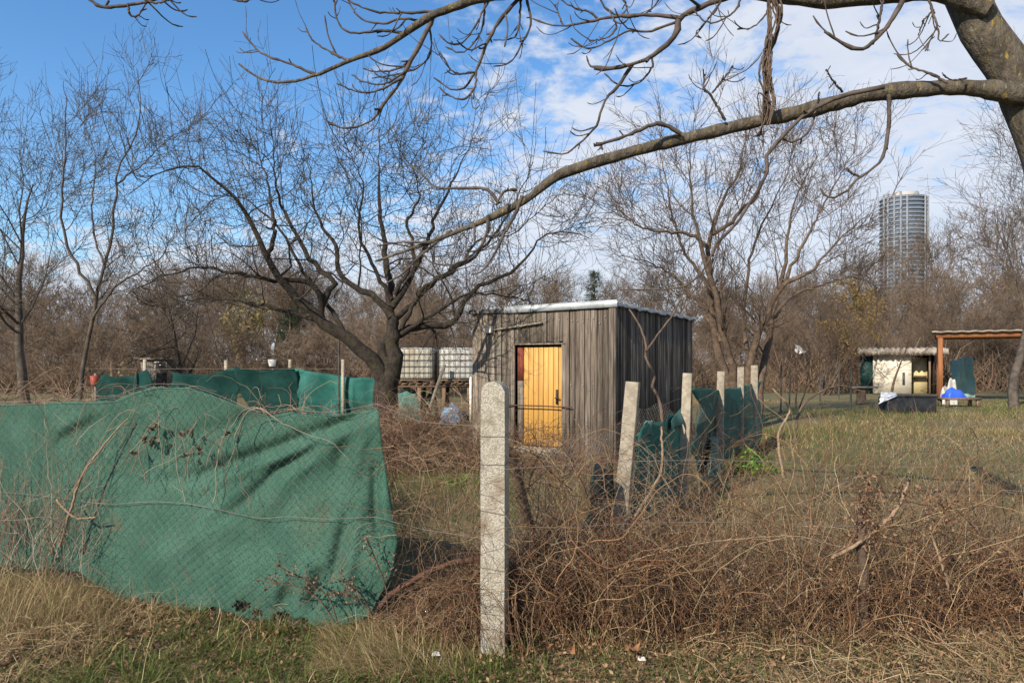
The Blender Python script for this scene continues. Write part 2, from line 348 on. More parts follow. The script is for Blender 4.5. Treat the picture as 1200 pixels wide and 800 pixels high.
M['needle'] = material('needle', (0.022, 0.035, 0.018), (0.04, 0.055, 0.028), 2, 0.9)
M['paper'] = material('white_paper', (0.5, 0.5, 0.48), (0.36, 0.35, 0.32), 60, 0.8)

# ------------------------------------------------------------------ ground
nx, ny = 100, 130
gx = np.concatenate([[-900, -400, -150, -70], np.linspace(-40, 40, nx), [70, 150, 400, 900]])
gy = np.concatenate([[-60, -20, -5], np.linspace(1.5, 60, ny) ** 1.0, [80, 130, 300, 700, 1400]])
GX, GY = np.meshgrid(gx, gy)
gf = NF(3, 20, 0.3, 4.0)
def gz(x, y):                                   # gentle lumps, kept under 4 cm
    return 0.018 * np.clip(gf(x, y), -2, 2) * np.exp(-((y - 9) / 22.) ** 2) - 0.02
GZ = gz(GX, GY)
V = np.stack([GX, GY, GZ], -1).reshape(-1, 3); a, b = GX.shape
i = (np.arange(a - 1)[:, None] * b + np.arange(b - 1)[None]).ravel()
obj('ground', mesh_np('ground', V, np.stack([i, i + 1, i + b + 1, i + b], -1), smooth=True), M['ground'], kind='structure')

# fence planes meeting at the corner post
C0 = np.array([-0.095, 3.8])
def left_D(u): return 3.7715 / (1 + 0.3 * (u - 600) / FPX)
def right_D(u): return (3.8 + 0.08 * 0.095) / (1 - 0.08 * (u - 600) / FPX)
def side_D(u): return -2.041 / ((u - 600) / FPX - 0.512)

# ------------------------------------------------------------------ shed
TH = math.radians(31)
A = np.array([1.605, 10.7, 0.0])
shed = empty('wooden_shed', A, 'weathered grey plank shed with yellow door behind the concrete post', 'shed', -TH)
SW, SD, SH = 2.70, 4.27, 2.46
d0, d1, dtop, dbot = -1.822, -0.896, 1.90, 0.21
rs = np.random.default_rng(4)
mbk = MB()
mbk.box(-SW + .02, d0, .03, .05, 0.02, SH - .04).box(d1, -.02, .03, .05, 0.02, SH - .04).box(d0, d1, .03, .05, dtop, SH - .04)
mbk.box(-.05, -.03, .05, SD - .03, 0.02, SH - .04).box(-SW + .03, -SW + .05, .05, SD - .03, .02, SH - .04).box(-SW + .05, -.05, SD - .05, SD - .03, .02, SH - .04)
obj('light_block_backing', mbk.mesh('light_block_backing'), M['dark'], shed)  # added backing, only there to stop light coming through the plank gaps
def plank(x0, x1, z0, z1, face, mat):
    t = rs.uniform(.018, .03); g = rs.uniform(.002, .006)
    if face == 'front': V, Q = box_vf(x0 + g, x1 - g, -t + .028, .028, z0, z1)
    else: V, Q = box_vf(-.028, -.028 + t, x0 + g, x1 - g, z0, z1)
    V[4:, 0 if face == 'front' else 1] += rs.normal(0, .004); V[:, 1 if face == 'front' else 0] += rs.normal(0, .003)
    o = obj('plank', mesh_np('plank', V, Q), mat, shed); bevel(o, .003, 1); return o
def run(x0, x1, z0, z1, face, mat, wr):
    x = x0
    while x < x1 - .03:
        w = rs.uniform(*wr); e = min(x + w, x1)
        if x1 - e < .05: e = x1
        plank(x, e, z0 + rs.uniform(-.01, .03), z1 + rs.uniform(-.012, .0), face, mat); x = e
run(-SW, d0, 0.03, SH, 'front', M['plank'], (.085, .13))
run(d0, d1, dtop + .03, SH, 'front', M['plank'], (.085, .13))
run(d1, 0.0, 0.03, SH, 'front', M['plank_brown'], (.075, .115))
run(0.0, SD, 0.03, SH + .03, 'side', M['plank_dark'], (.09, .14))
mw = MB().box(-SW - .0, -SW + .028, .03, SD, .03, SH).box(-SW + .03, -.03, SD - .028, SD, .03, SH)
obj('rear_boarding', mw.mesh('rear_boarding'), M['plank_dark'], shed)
o = obj('corner_board', MB().box(-.085, -.004, -.026, -.003, .03, SH, j=.002).mesh('corner_board'), M['plank'], shed); bevel(o, .004, 1)
o = obj('corner_board', MB().box(.004, .026, -.02, .07, .03, SH + .02, j=.002).mesh('corner_board'), M['plank_dark'], shed); bevel(o, .004, 1)
o = obj('wall_batten', MB().box(-2.16, -2.075, -.028, -.003, .9, SH - .03, j=.002).mesh('wall_batten'), M['greywood'], shed); bevel(o, .003, 1)
nl = MB()
for x in np.arange(-SW + .05, -.03, .1):
    for z in (.35, 1.25, 2.3):
        if d0 - .02 < x < d1 + .02 and z < dtop + .1: continue
        if rs.random() < .75: xx = x + rs.normal(0, .012); zz = z + rs.normal(0, .03); nl.box(xx - .007, xx + .007, -.012, .0, zz - .007, zz + .007)
obj('nail_head', nl.mesh('nail_head'), M['zinc'], shed, kind='stuff')
# roof
rf = obj('roof', MB().box(-SW - .05, .04, -.02, SD + .06, SH + .035, SH + .075).mesh('roof'), M['roof'], shed)
fx = np.linspace(-2.0, .07, 24); w_ = .006 * np.sin(fx * 9) + rs.normal(0, .003, 24)
Vf = []
for xx, ww in zip(fx, w_):
    z_ = SH + .10 + .012 * (xx + 2.0)
    Vf += [[xx, -.04 + ww, z_ - .115], [xx, -.065 + ww, z_ - .09], [xx, -.062 + ww, z_], [xx, .10, z_ + .01]]
Qf = [[i * 4 + j, i * 4 + 4 + j, i * 4 + 5 + j, i * 4 + 1 + j] for i in range(23) for j in range(3)]
obj('metal_fascia', mesh_np('metal_fascia', Vf, Qf), M['zinc'], rf)
obj('verge_board', MB().box(-SW - .04, -2.0, -.035, -.0, SH - .005, SH + .034, j=.003).mesh('verge_board'), M['greywood'], rf)
fy = np.linspace(-.02, SD + .05, 40); Vf = []
for yy in fy:
    w2 = .012 * math.sin(yy * 11) + rs.normal(0, .006)
    Vf += [[.055 + w2 * .4, yy, SH + .03 + w2], [.06, yy, SH + .085], [-.12, yy, SH + .09]]
Qf = [[i * 3 + j, i * 3 + 3 + j, i * 3 + 4 + j, i * 3 + 1 + j] for i in range(39) for j in range(2)]
obj('edge_flashing', mesh_np('edge_flashing', Vf, Qf), M['zinc'], rf)
# door
door = obj('door', MB().box(-1.67, -.915, .075, .09, dbot, dtop - .02).mesh('door'), M['dark'], shed)
xs = np.linspace(-1.67, -.915, 9)
for k in range(8):
    V, Q = box_vf(xs[k] + .003, xs[k + 1] - .003, .05 + rs.uniform(-.003, .003), .0745, dbot + rs.uniform(0, .01), dtop - .03 - rs.uniform(0, .008))
    bevel(obj('plank', mesh_np('door_plank', V, Q), M['door'], door), .004, 1)
hb = MB().bar((-1.03, .035, .92), (-1.03, .035, 1.16), .035, .02).bar((-1.03, .03, 1.02), (-1.03, .0, 1.02), .02).bar((-1.05, .0, 1.02), (-.97, .0, 1.02), .018)
obj('handle', hb.mesh('handle'), M['iron'], door)
bar = MB().tube(np.array([[-1.95, -.05, .88], [-1.3, -.045, .885], [-.72, -.05, .88]]), [.011, .011, .011], 6)
obj('locking_bar', bar.mesh('locking_bar'), M['rust'], door)
fr = MB().box(d1 - .02, d1 + .05, -.018, .026, dbot - .05, dtop + .03).box(d0 - .03, d0 + .0, -.012, .026, .1, dtop + .02).box(d0 - .03, d1 + .05, -.02, .02, dtop + .0, dtop + .028)
obj('door_frame', fr.mesh('door_frame'), M['plank'], shed)
obj('jamb_board', MB().box(-1.79, -1.68, .05, .07, 1.30, dtop - .02).mesh('jamb_board'), M['redpaint'], shed)
obj('jamb_board', MB().box(-1.79, -1.68, .05, .07, dbot - .1, 1.295).mesh('jamb_board'), M['plank'], shed)
obj('threshold', MB().box(d0, d1, -.06, .10, .03, dbot - .01, j=.01).mesh('threshold'), M['concrete2'], shed)
o = obj('lamp_box', MB().box(-2.37, -2.25, -.09, .0, 2.115, 2.24).mesh('lamp_box'), M['white'], shed); bevel(o, .01, 2)
obj('nailed_stick', MB().bar((-2.22, -.03, 2.165), (-1.27, -.035, 2.265), .045, .025).mesh('nailed_stick'), M['concrete2'], shed)
obj('corner_trim', MB().bar((-SW - .02, -.012, .55), (-SW - .02, -.012, 1.35), .04, .02).mesh('corner_trim'), M['white'], shed)

# ------------------------------------------------------------------ concrete corner post
def rounded_post(w, d, h, n=14):
    """rounded-top prism, width w, depth d"""
    a = np.linspace(0, math.pi, n); r = w / 2
    prof = [(-r, 0)] + [(-r, z) for z in np.linspace(.02, h - r * .9, 12)] + [(-r * math.cos(t), h - r * .9 + r * .9 * math.sin(t)) for t in a] + [(r, z) for z in np.linspace(h - r * .9, .02, 12)] + [(r, 0)]
    n_ = len(prof); V = []
    for y in (-d / 2, d / 2): V += [[p[0], y, p[1]] for p in prof]
    V = np.array(V, float); V[:, :] += RNG.normal(0, .0012, V.shape)
    me = bpy.data.meshes.new('post'); faces = [list(range(n_)), list(range(2 * n_ - 1, n_ - 1, -1))] + [[i, n_ + i, n_ + (i + 1) % n_, (i + 1) % n_] for i in range(n_)]
    me.from_pydata([tuple(v) for v in V], [], faces); me.update(); return me
cpost = empty('concrete_post', (C0[0], C0[1], 0), 'tall speckled concrete post with rounded top in the foreground', 'fence post', math.radians(-11))
bevel(obj('shaft', rounded_post(.135, .125, 1.497), M['concrete'], cpost), .008, 2)
for z in (1.20, 1.05, .78, .47, .22):
    q = .075; sl = RNG.uniform(-.012, .012, 4)
    P = catmull([(-q, -q, z + sl[0]), (q, -q, z - .004 + sl[1]), (q, q, z + .01 + sl[2]), (-q, q, z + .006 + sl[3]), (-q, -q, z + sl[0] + .004)], 24)
    P[:, :2] = np.clip(P[:, :2], [-.0695, -.0645], [.0695, .0645])
    obj('tie_wire', MB().tube(P, np.full(24, .0022), 4).mesh('tie_wire'), M['wire_rusty'], cpost)

# ------------------------------------------------------------------ green tarp and its fence (left)
top_px = np.array([(-60, 478), (20, 474), (66, 471), (105, 472), (135, 469), (160, 459), (185, 453), (222, 454), (250, 463), (272, 472), (300, 485), (315, 487), (340, 482), (362, 485), (387, 487), (412, 483), (443, 477)], float)
bot_px = np.array([(-60, 650), (20, 664), (80, 668), (120, 690), (150, 710), (190, 723), (215, 717), (250, 710), (275, 722), (310, 735), (345, 745), (362, 752), (385, 748), (402, 736), (432, 725), (443, 716)], float)
folds = [([(440, 480), (400, 497), (362, 510), (310, 530), (272, 542), (235, 557), (197, 562)], 7, -.028), ([(430, 486), (387, 506), (362, 532), (325, 552), (285, 590), (250, 612)], 6, -.026),
         ([(440, 482), (395, 505), (350, 525), (290, 550), (230, 575)], 6, .016), ([(435, 487), (390, 515), (340, 560), (310, 600)], 8, .018),
         ([(67, 522), (90, 505), (120, 492)], 8, -.016), ([(67, 505), (110, 482)], 7, .015), ([(440, 545), (440, 600), (446, 637)], 5, -.022), ([(449, 540), (451, 600), (458, 650)], 5, .014),
         ([(410, 600), (397, 650), (388, 690)], 7, -.028), ([(420, 590), (412, 650), (402, 700)], 7, .018), ([(345, 690), (330, 712)], 9, -.04), ([(360, 660), (352, 690), (335, 715)], 8, .02), ([(377, 672), (365, 715)], 6, -.018),
         ([(340, 478), (300, 486), (260, 500), (200, 515)], 7, -.010), ([(310, 565), (270, 590), (215, 640), (180, 660)], 13, .012), ([(330, 610), (300, 640), (240, 655)], 11, -.012), ([(420, 488), (400, 530), (390, 580)], 7, -.012), ([(430, 490), (418, 540), (415, 580)], 6, .012)]
nu, nv = 210, 110
S_ = np.linspace(0, 1, nu); T_ = np.linspace(0, 1, nv)
U = -60 + 503 * S_[None] * np.ones((nv, 1)); Tg = T_[:, None] * np.ones((1, nu))
tb = NF(21, 18, .05, .4)
tv = np.interp(U, top_px[:, 0], top_px[:, 1]) + .8 * tb(U, 0 * U); bv = np.interp(U, bot_px[:, 0], bot_px[:, 1]) + 2.2 * tb(U, 0 * U + 9)
Vp = tv + (bv - tv) * Tg
edge = np.interp(Tg, [0, .1, .3, .5, .65, .8, 1.0], [0, 3, 9, 17, 23, 17, -8]) * np.clip((S_[None] - .55) / .45, 0, 1) ** 2
Uw = U + edge
fold = np.zeros_like(U)
for pl, w, amp in folds:
    pl = np.array(pl, float); dmin = np.full(U.shape, 1e9); tt = np.zeros_like(U)
    for k in range(len(pl) - 1):
        a_, b_ = pl[k], pl[k + 1]; ab = b_ - a_; t = np.clip(((Uw - a_[0]) * ab[0] + (Vp - a_[1]) * ab[1]) / (ab @ ab), 0, 1)
        d_ = np.hypot(Uw - a_[0] - t * ab[0], Vp - a_[1] - t * ab[1]); m_ = d_ < dmin; dmin = np.where(m_, d_, dmin); tt = np.where(m_, (k + t) / (len(pl) - 1), tt)
    fold += 2.1 * amp * np.exp(-(dmin / (w * 1.25)) ** 2) * (.35 + .65 * np.sin(np.clip(tt * .9 + .1, 0, 1) * math.pi))
bulge_f = NF(8, 10, .006, .02); fine = NF(9, 22, .04, .25)
bulge = .05 * bulge_f(Uw, Vp)
wr = .0032 * fine(Uw * .8 + Vp * .5, Vp - .3 * Uw)
phi = np.arctan2(Vp - 474, 452 - Uw); rr_ = np.hypot(Vp - 474, 452 - Uw); wf = NF(12, 16, 5., 26.); wg = NF(13, 14, .02, .09)
wr = wr + .0075 * wf(phi, rr_ * .004) * np.exp(-rr_ / 190) * np.clip(rr_ / 40, 0, 1) + .006 * wg(Uw * .35 + Vp * 1.1, Vp * .6 - Uw * .25)
Dt = left_D(Uw) + .03 - (bulge + fold + wr)
Vt = np.stack([(Uw - 600) / FPX * Dt, Dt, np.maximum(EYE + (HORIZ - Vp) / FPX * Dt, .012)], -1).reshape(-1, 3)
i = (np.arange(nv - 1)[:, None] * nu + np.arange(nu - 1)[None]).ravel()
Qt = np.stack([i, i + 1, i + nu + 1, i + nu], -1)
# a few torn holes near the lower hem
hc = [(282, 708, 6), (330, 722, 7), (352, 728, 6), (300, 716, 4), (180, 700, 3)]
uc = Uw.reshape(-1)[Qt[:, 0]]; vc = Vp.reshape(-1)[Qt[:, 0]]; keep = np.ones(len(Qt), bool)
for hx_, hy_, hr in hc: keep &= ~((np.hypot((uc - hx_) / 1.6, vc - hy_) + 1.2 * np.sin(uc * .9) ) < hr)
tarp = obj('green_tarp', mesh_np('green_tarp', Vt, Qt[keep], smooth=True), M['tarp'], label='big sagging green shade cloth behind chain link in the foreground', cat='tarp')
so = tarp.modifiers.new('thickness', 'SOLIDIFY'); so.thickness = .003

def chain_link(name, parent, toW, s0, s1, zt, zb, mat, rw=.0013, w=.034, S=3, seed=1, skip=None):
    """zigzag wires in (s, z) mapped to world by toW"""
    ns = int((s1 - s0) / w); nz_ = 2 + int(1.36 / w)
    Ps = []
    f = NF(seed, 12, .6, 4.); r = np.random.default_rng(seed)
    j = np.arange(nz_)
    k = np.arange(ns)[:, None]
    s = s0 + (k + ((j[None] + k) % 2)) * w + .10 * w * (1 - 2 * ((j[None] + k) % 2)) * -1
    q = j[None] / (nz_ - 1) * np.ones((ns, 1))
    s = s + .05 * f(s * .8, q * 2) + .10 * (q - .5) * np.sin(s * 1.3 + 1) + r.normal(0, .0015, s.shape)
    zz = zb(s) + (zt(s) - zb(s)) * q + .012 * f(s + 5, q * 2 + 3) * np.sin(q * math.pi)
    P = toW(s, zz); V, Q = tubes(P, np.full(s.shape, rw), S)
    return obj(name, mesh_np(name, V, Q), mat, parent, kind='stuff')

fenceL = empty('chain_link_fence', (C0[0], C0[1], 0), 'sagging chain link fence stretched in front of the big green tarp', 'fence')
inv = lambda P: P - np.array([C0[0], C0[1], 0.0])
LD = norm(np.array([-1, .3]))                     # along the left fence
topz = lambda s: np.interp(s, *np.array(sorted([((np.hypot((u - 600) / FPX * left_D(u) - C0[0], left_D(u) - C0[1])), EYE + (HORIZ - v) / FPX * left_D(u)) for u, v in top_px] + [(0., 1.22), (.45, 1.24)])).T) + .012
ufs = np.linspace(-60, 575, 200); sfs = np.array([np.hypot((u - 600) / FPX * left_D(u) - C0[0], left_D(u) - C0[1]) for u in ufs])
def toW_left(s, z):
    X = C0[0] + LD[0] * s; Y = C0[1] + LD[1] * s; u = 600 + FPX * X / Y; v = HORIZ - (z - EYE) / Y * FPX
    Y = Y - .02 - .04 * bulge_f(u, v) * (u < 470)
    return inv(np.stack([X, Y, z], -1))
chain_link('wire_mesh', fenceL, toW_left, .72, 4.0, topz, lambda s: .035 + .02 * np.sin(s * 3), M['wire'], seed=31, rw=.0012)
for zf, amp in ((1.0, .0), (.5, .02)):
    s = np.linspace(0.06, 4.0, 60); z = topz(s) * zf + .01 if zf == 1.0 else topz(s) * zf + .03 * np.sin(s * 2)
    obj('tension_wire', MB().tube(toW_left(s, z), np.full(60, .0016), 4).mesh('tension_wire'), M['wire_rusty'], fenceL)
pp = C0 + LD * 2.6
obj('post', MB().box(pp[0] - .05 - C0[0], pp[0] + .05 - C0[0], pp[1] + .12 - C0[1], pp[1] + .22 - C0[1], 0, 1.25).mesh('post'), M['concrete2'], fenceL)

# ------------------------------------------------------------------ side fence running back beside the shed
fenceS = empty('side_fence', (C0[0], C0[1], 0), 'old chain link fence with leaning concrete posts running back past the shed', 'fence')
side_posts = [((724, 742, 447, .115), 5.62), ((799, 806, 437, .105), 7.6), ((842, 845, 435, .105), 9.6), ((867, 868, 430, .11), 11.4), ((883, 884, 428, .13), 12.7)]
for (ub, ut, vt, w), D in side_posts:
    b_ = inv(gnd(ub, D)); t_ = inv(px(ut, vt, D))
    mb = MB(); ax = norm(t_ - b_); n1 = norm(np.cross(ax, [0.35, 1, 0])); n2 = np.cross(n1, ax)
    V = []
    for z in np.linspace(0, 1, 10):
        c = b_ + (t_ - b_) * z; ww = w / 2 * (1.06 - .1 * z)
        V += [c + n1 * ww * i_ + n2 * ww * k_ + RNG.normal(0, .0015, 3) for i_, k_ in ((-1, -1), (1, -1), (1, 1), (-1, 1))]
    V[-2] = V[-2] + np.array([0, 0, -.015])
    Q = [[z * 4 + k, z * 4 + (k + 1) % 4, z * 4 + 4 + (k + 1) % 4, z * 4 + 4 + k] for z in range(9) for k in range(4)] + [[36, 37, 38, 39]]
    bevel(obj('post', mesh_np('post', V, Q), M['concrete2'], fenceS), .008, 2)
sd = norm(np.array([.512, 1.0]))
sw_f = NF(41, 10, .4, 2.2)
def toW_side(s, z): return inv(np.stack([C0[0] + sd[0] * s + .05 * sw_f(s, z * 2) * np.sin(np.clip(z, 0, 1.2) * 2), C0[1] + sd[1] * s, z], -1))
chain_link('wire_mesh', fenceS, toW_side, .05, 9.6, lambda s: 1.12 + .07 * np.sin(s * 2.1 + 1) + .04 * np.sin(s * 5.3), lambda s: .03 + 0 * s, M['wire_rusty'], rw=.0014, w=.036, seed=33)
for z0 in (1.16, .62):
    s = np.linspace(.05, 9.9, 80); obj('tension_wire', MB().tube(toW_side(s, z0 + .03 * np.sin(s * 3.1)), np.full(80, .0016), 4).mesh('tension_wire'), M['wire_rusty'], fenceS)

# ------------------------------------------------------------------ front fence on the right
fenceR = empty('front_fence', (C0[0], C0[1], 0), 'vine-choked chain link fence across the right foreground', 'fence')
rdv = norm(np.array([1, .08])); rf_ = NF(45, 10, .5, 2.5)
def toW_right(s, z): return inv(np.stack([C0[0] + rdv[0] * s, C0[1] + rdv[1] * s + .06 * rf_(s, z * 2), z], -1))
rtop = lambda s: 1.10 + .08 * np.sin(s * 2.7) - .05 * np.sin(s * 6.1 + 1)
chain_link('wire_mesh', fenceR, toW_right, .05, 3.9, rtop, lambda s: .02 + 0 * s, M['wire_rusty'], rw=.0013, w=.036, seed=37)
for z0 in (1.02, .66):
    s = np.linspace(.05, 3.9, 60); obj('tension_wire', MB().tube(toW_right(s, z0 + .04 * np.sin(s * 1.7)), np.full(60, .0016), 4).mesh('tension_wire'), M['wire_rusty'], fenceR)
pb = inv(gnd(1008, 3.98)); pt = inv(px(1012, 590, 3.98))
obj('post', MB().tube(catmull([pb, pb * .6 + pt * .4 + [.02, 0, 0], pb * .25 + pt * .75 - [.015, 0, 0], pt], 10), np.linspace(.034, .024, 10), 7).mesh('post', True), M['bark_red'], fenceR)

# ------------------------------------------------------------------ cloth on the side fence
def sheet(name, corners, mat, label, n=(22, 22), amp=.04, ragged=.35, seed=1, cat='tarp', thick=.003, off=.03, freq=(3., 16.), sag=0.0):
    """corners: world points tl, tr, br, bl"""
    tl, tr, br, bl = [np.asarray(c, float) for c in corners]; r = np.random.default_rng(seed); f = NF(seed, 16, *freq); g = NF(seed + 1, 12, 5., 30.)
    a, b = np.meshgrid(np.linspace(0, 1, n[0]), np.linspace(0, 1, n[1]))
    s2 = a + ragged * .18 * g(b * 1.0, 0 * b) * (a - .5) * 2; t2 = b + ragged * .18 * g(a, 0 * a + 3) * (b - .3)
    P = ((1 - s2) * (1 - t2))[..., None] * tl + (s2 * (1 - t2))[..., None] * tr + (s2 * t2)[..., None] * br + ((1 - s2) * t2)[..., None] * bl
    nrm = norm(np.cross(tr - tl, bl - tl)); P = P + nrm * (amp * f(a * 1.2, b * .45))[..., None]
    P[..., 2] -= sag * 4 * s2 * (1 - s2) * (1 - t2)
    P[..., 2] = np.maximum(P[..., 2], .01)
    i = (np.arange(n[1] - 1)[:, None] * n[0] + np.arange(n[0] - 1)[None]).ravel()
    o = obj(name, mesh_np(name, P.reshape(-1, 3), np.stack([i, i + 1, i + n[0] + 1, i + n[0]], -1), smooth=True), mat, label=label, cat=cat)
    m = o.modifiers.new('t', 'SOLIDIFY'); m.thickness = thick; return o
sp = lambda u, v, dD=0.0: px(u, v, side_D(u) + dD)
sheet('dark_film', [sp(696, 545), sp(716, 548), sp(722, 655), sp(664, 658)], M['tarp_black'], 'dark torn film hanging low on the mesh beside the leaning post', seed=51, amp=.02)
sheet('torn_tarp', [sp(752, 497), sp(798, 487), sp(797, 606), sp(733, 640)], M['tarp_dark'], 'torn dark green cloth between the two nearest leaning posts', seed=53, amp=.04, ragged=.5, n=(28, 28), freq=(4., 20.))
sheet('cloth_scrap', [sp(780, 497, -.1), sp(803, 474, -.1), sp(804, 486, -.1), sp(785, 506, -.1)], M['tarp_pale'], 'small pale green cloth scrap tied to a concrete post', seed=55, amp=.02)
sheet('cloth_scrap', [sp(757, 493, -.1), sp(764, 492, -.1), sp(765, 510, -.1), sp(754, 511, -.1)], M['tarp_pale'], 'pale green cloth flap on top edge of the torn dark cloth', seed=56, amp=.02)
sheet('torn_tarp', [sp(834, 508), sp(840, 512), sp(839, 562), sp(814, 570)], M['tarp_pale'], 'faded green cloth strip hanging slanted between concrete posts', seed=57, amp=.05)
sheet('side_tarp', [sp(812, 455, .1), sp(892, 446, .1), sp(890, 520, .1), sp(818, 560, .1)], M['tarp_dark'], 'dark green cloth hung behind the farthest concrete posts', seed=59, amp=.045, n=(40, 28), ragged=.2, sag=.05, freq=(4., 22.))

# ------------------------------------------------------------------ back fence with tarps, behind the apple tree
BD = 15.0
bf = empty('back_fence', gnd(300, BD), 'back fence of thin posts carrying dark green cloths behind the apple tree', 'fence')
ib = lambda P: P - gnd(300, BD)
for u, v, m_ in ((170, 419, 'concrete2'), (265, 420, 'concrete2'), (340, 419, 'concrete2'), (402, 419, 'concrete2')):
    c = ib(gnd(u, BD - .14 if u > 400 else BD + .16)); obj('post', MB().box(c[0] - .03, c[0] + .03, c[1] - .03, c[1] + .03, 0, EYE + (HORIZ - v - 2) / FPX * BD).mesh('post'), M[m_], bf)
c = ib(gnd(397, BD - .1)); obj('pole', MB().tube(np.array([[c[0], c[1], 0], [c[0], c[1], 2.1]]), [.02, .02], 6).mesh('pole'), M['cage'], bf)
obj('tension_wire', MB().tube(np.stack([ib(px(u, 432, BD - .04)) for u in np.linspace(100, 445, 20)]), np.full(20, .004), 4).mesh('tension_wire'), M['wire_rusty'], bf)
bk = dict(amp=.08, ragged=.22, freq=(2., 11.), sag=.12)
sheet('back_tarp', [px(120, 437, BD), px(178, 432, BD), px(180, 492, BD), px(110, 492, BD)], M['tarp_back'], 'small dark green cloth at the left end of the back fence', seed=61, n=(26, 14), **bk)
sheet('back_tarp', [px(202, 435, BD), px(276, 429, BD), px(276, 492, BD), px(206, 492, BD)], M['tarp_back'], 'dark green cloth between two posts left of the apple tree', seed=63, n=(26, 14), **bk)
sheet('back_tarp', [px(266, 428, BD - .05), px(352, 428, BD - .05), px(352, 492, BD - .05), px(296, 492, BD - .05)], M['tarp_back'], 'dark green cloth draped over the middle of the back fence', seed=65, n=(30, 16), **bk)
sheet('back_tarp', [px(340, 429, BD + .05), px(446, 442, BD + .05), px(446, 492, BD + .05), px(340, 492, BD + .05)], M['tarp_dark'], 'brighter green cloth on the back fence right beside the apple trunk', seed=67, amp=.09, ragged=.15, freq=(3., 14.), n=(44, 16), sag=.08)

# ------------------------------------------------------------------ tanks on their stand
TD = 19.0
stand = empty('tank_stand', (px(505, 0, TD)[0], TD, 0), 'brown timber stand carrying two water tanks beside the shed', 'stand')
x0, x1 = -1.0, 1.75
zb = 1.04
for x in np.linspace(x0, x1, 5):
    for y in (-.05, .95): obj('leg', MB().box(x - .05, x + .05, y - .05, y + .05, 0, zb - .12).mesh('leg'), M['beam'], stand)
for y in (-.05, .95): obj('beam', MB().box(x0 - .15, x1 + .1, y - .06, y + .06, zb - .12, zb - .03).mesh('beam'), M['beam'], stand)
for k, x in enumerate(np.linspace(x0 - .1, x1 + .05, 16)): obj('deck_board', MB().box(x - .07, x + .07, -.16, 1.06, zb - .03, zb).mesh('deck_board'), M['beam'], stand)
obj('brace', MB().bar((.62, -.12, zb - .14), (1.12, -.12, zb - .60), .09, .04).mesh('brace'), M['beam'], stand)
def tank(u0, u1, lab, mat, seed):
    xa = (u0 - 600) / FPX * TD; xb = (u1 - 600) / FPX * TD; w = xb - xa
    t = empty('water_tank', ((xa + xb) / 2, TD + .42, zb), lab, 'water tank', group=None)
    o = obj('bottle', MB().box(-w / 2 + .04, w / 2 - .04, -.42, .42, .10, .98).mesh('bottle', smooth=False), mat, t); bevel(o, .09, 4)
    obj('cap', MB().tube(np.array([[0, 0, .97], [0, 0, 1.03]]), [.12, .12], 12).mesh('cap'), M['cage'], t)
    obj('pallet', MB().box(-w / 2, w / 2, -.47, .47, .06, .095).box(-w / 2, -w / 2 + .12, -.46, .46, 0, .06).box(-.06, .06, -.46, .46, 0, .06).box(w / 2 - .12, w / 2, -.46, .46, 0, .06).mesh('pallet'), M['beam'], t)
    hw, hd = w / 2 - .015, .455
    for z in np.linspace(.12, .985, 6):
        P = np.array([[-hw, -hd, z], [hw, -hd, z], [hw, hd, z], [-hw, hd, z]]); mb = MB()
        for k in range(4): mb.bar(P[k], P[(k + 1) % 4], .014)
        obj('cage_ring', mb.mesh('cage_ring'), M['cage'], t)
    for s_ in np.linspace(-1, 1, 8):
        for y in (-hd - .012, hd + .012): obj('cage_bar', MB().bar((s_ * hw, y, .1), (s_ * hw, y, .995), .011).mesh('cage_bar'), M['cage'], t)
    for s_ in np.linspace(-.75, .75, 5):
        for x in (-hw - .012, hw + .012): obj('cage_bar', MB().bar((x, s_ * hd, .1), (x, s_ * hd, .995), .011).mesh('cage_bar'), M['cage'], t)
    return t
tank(466, 509, 'stained white caged tank right of the apple trunk', M['ibc'], 1)
tank(513, 557, 'cleaner white caged tank half hidden by the shed corner', M['ibc_clean'], 2)
pl = obj('leaning_plank', MB().bar(px(499, 492, TD - .7), px(521, 427, TD - .25), .09, .04).mesh('leaning_plank'), M['greywood'], label='grey plank leaning against the tank stand', cat='plank')
def crumple(name, c, size, mat, label, cat, seed, flat=.55):
    """crumpled heap of sheet, resting on z of c"""
    r = np.random.default_rng(seed); n = 26; a, b = np.meshgrid(np.linspace(-1, 1, n), np.linspace(-1, 1, n)); f = NF(seed, 16, 2., 9.); f2 = NF(seed + 7, 12, 2., 8.)
    rad = np.clip(1.15 - (np.abs(a) ** 4 + np.abs(b) ** 4), .0, 1) ** .5
    z = np.clip(rad * (1 + .35 * f(a, b)), .0, 2) * size[2] * flat * .9
    V = np.stack([a * size[0] / 2 * (1 + .1 * f2(a, b)), b * size[1] / 2 * (1 + .1 * f2(b, a)), np.where(np.maximum(abs(a), abs(b)) > .97, 0.0, z)], -1).reshape(-1, 3)
    i = (np.arange(n - 1)[:, None] * n + np.arange(n - 1)[None]).ravel()
    return obj(name, mesh_np(name, V, np.stack([i, i + 1, i + n + 1, i + n], -1)), mat, label=label, cat=cat, loc=tuple(c))
crumple('green_foil_heap', gnd(476, TD - .1) + [0, .3, 0], (.9, .7, .7), M['tarp_pale'], 'crumpled green foil under the tanks near the apple trunk', 'foil', 71, 1.)
crumple('green_foil_heap', gnd(497, TD) + [0, .5, 0], (.6, .7, .75), M['tarp'], 'green foil bundle under the middle of the tank stand', 'foil', 72, 1.)
crumple('blue_bag', gnd(528, TD - .6), (.55, .4, .42), M['paleblue'], 'pale blue bag lying under the tank stand by the shed', 'bag', 73, 1.)

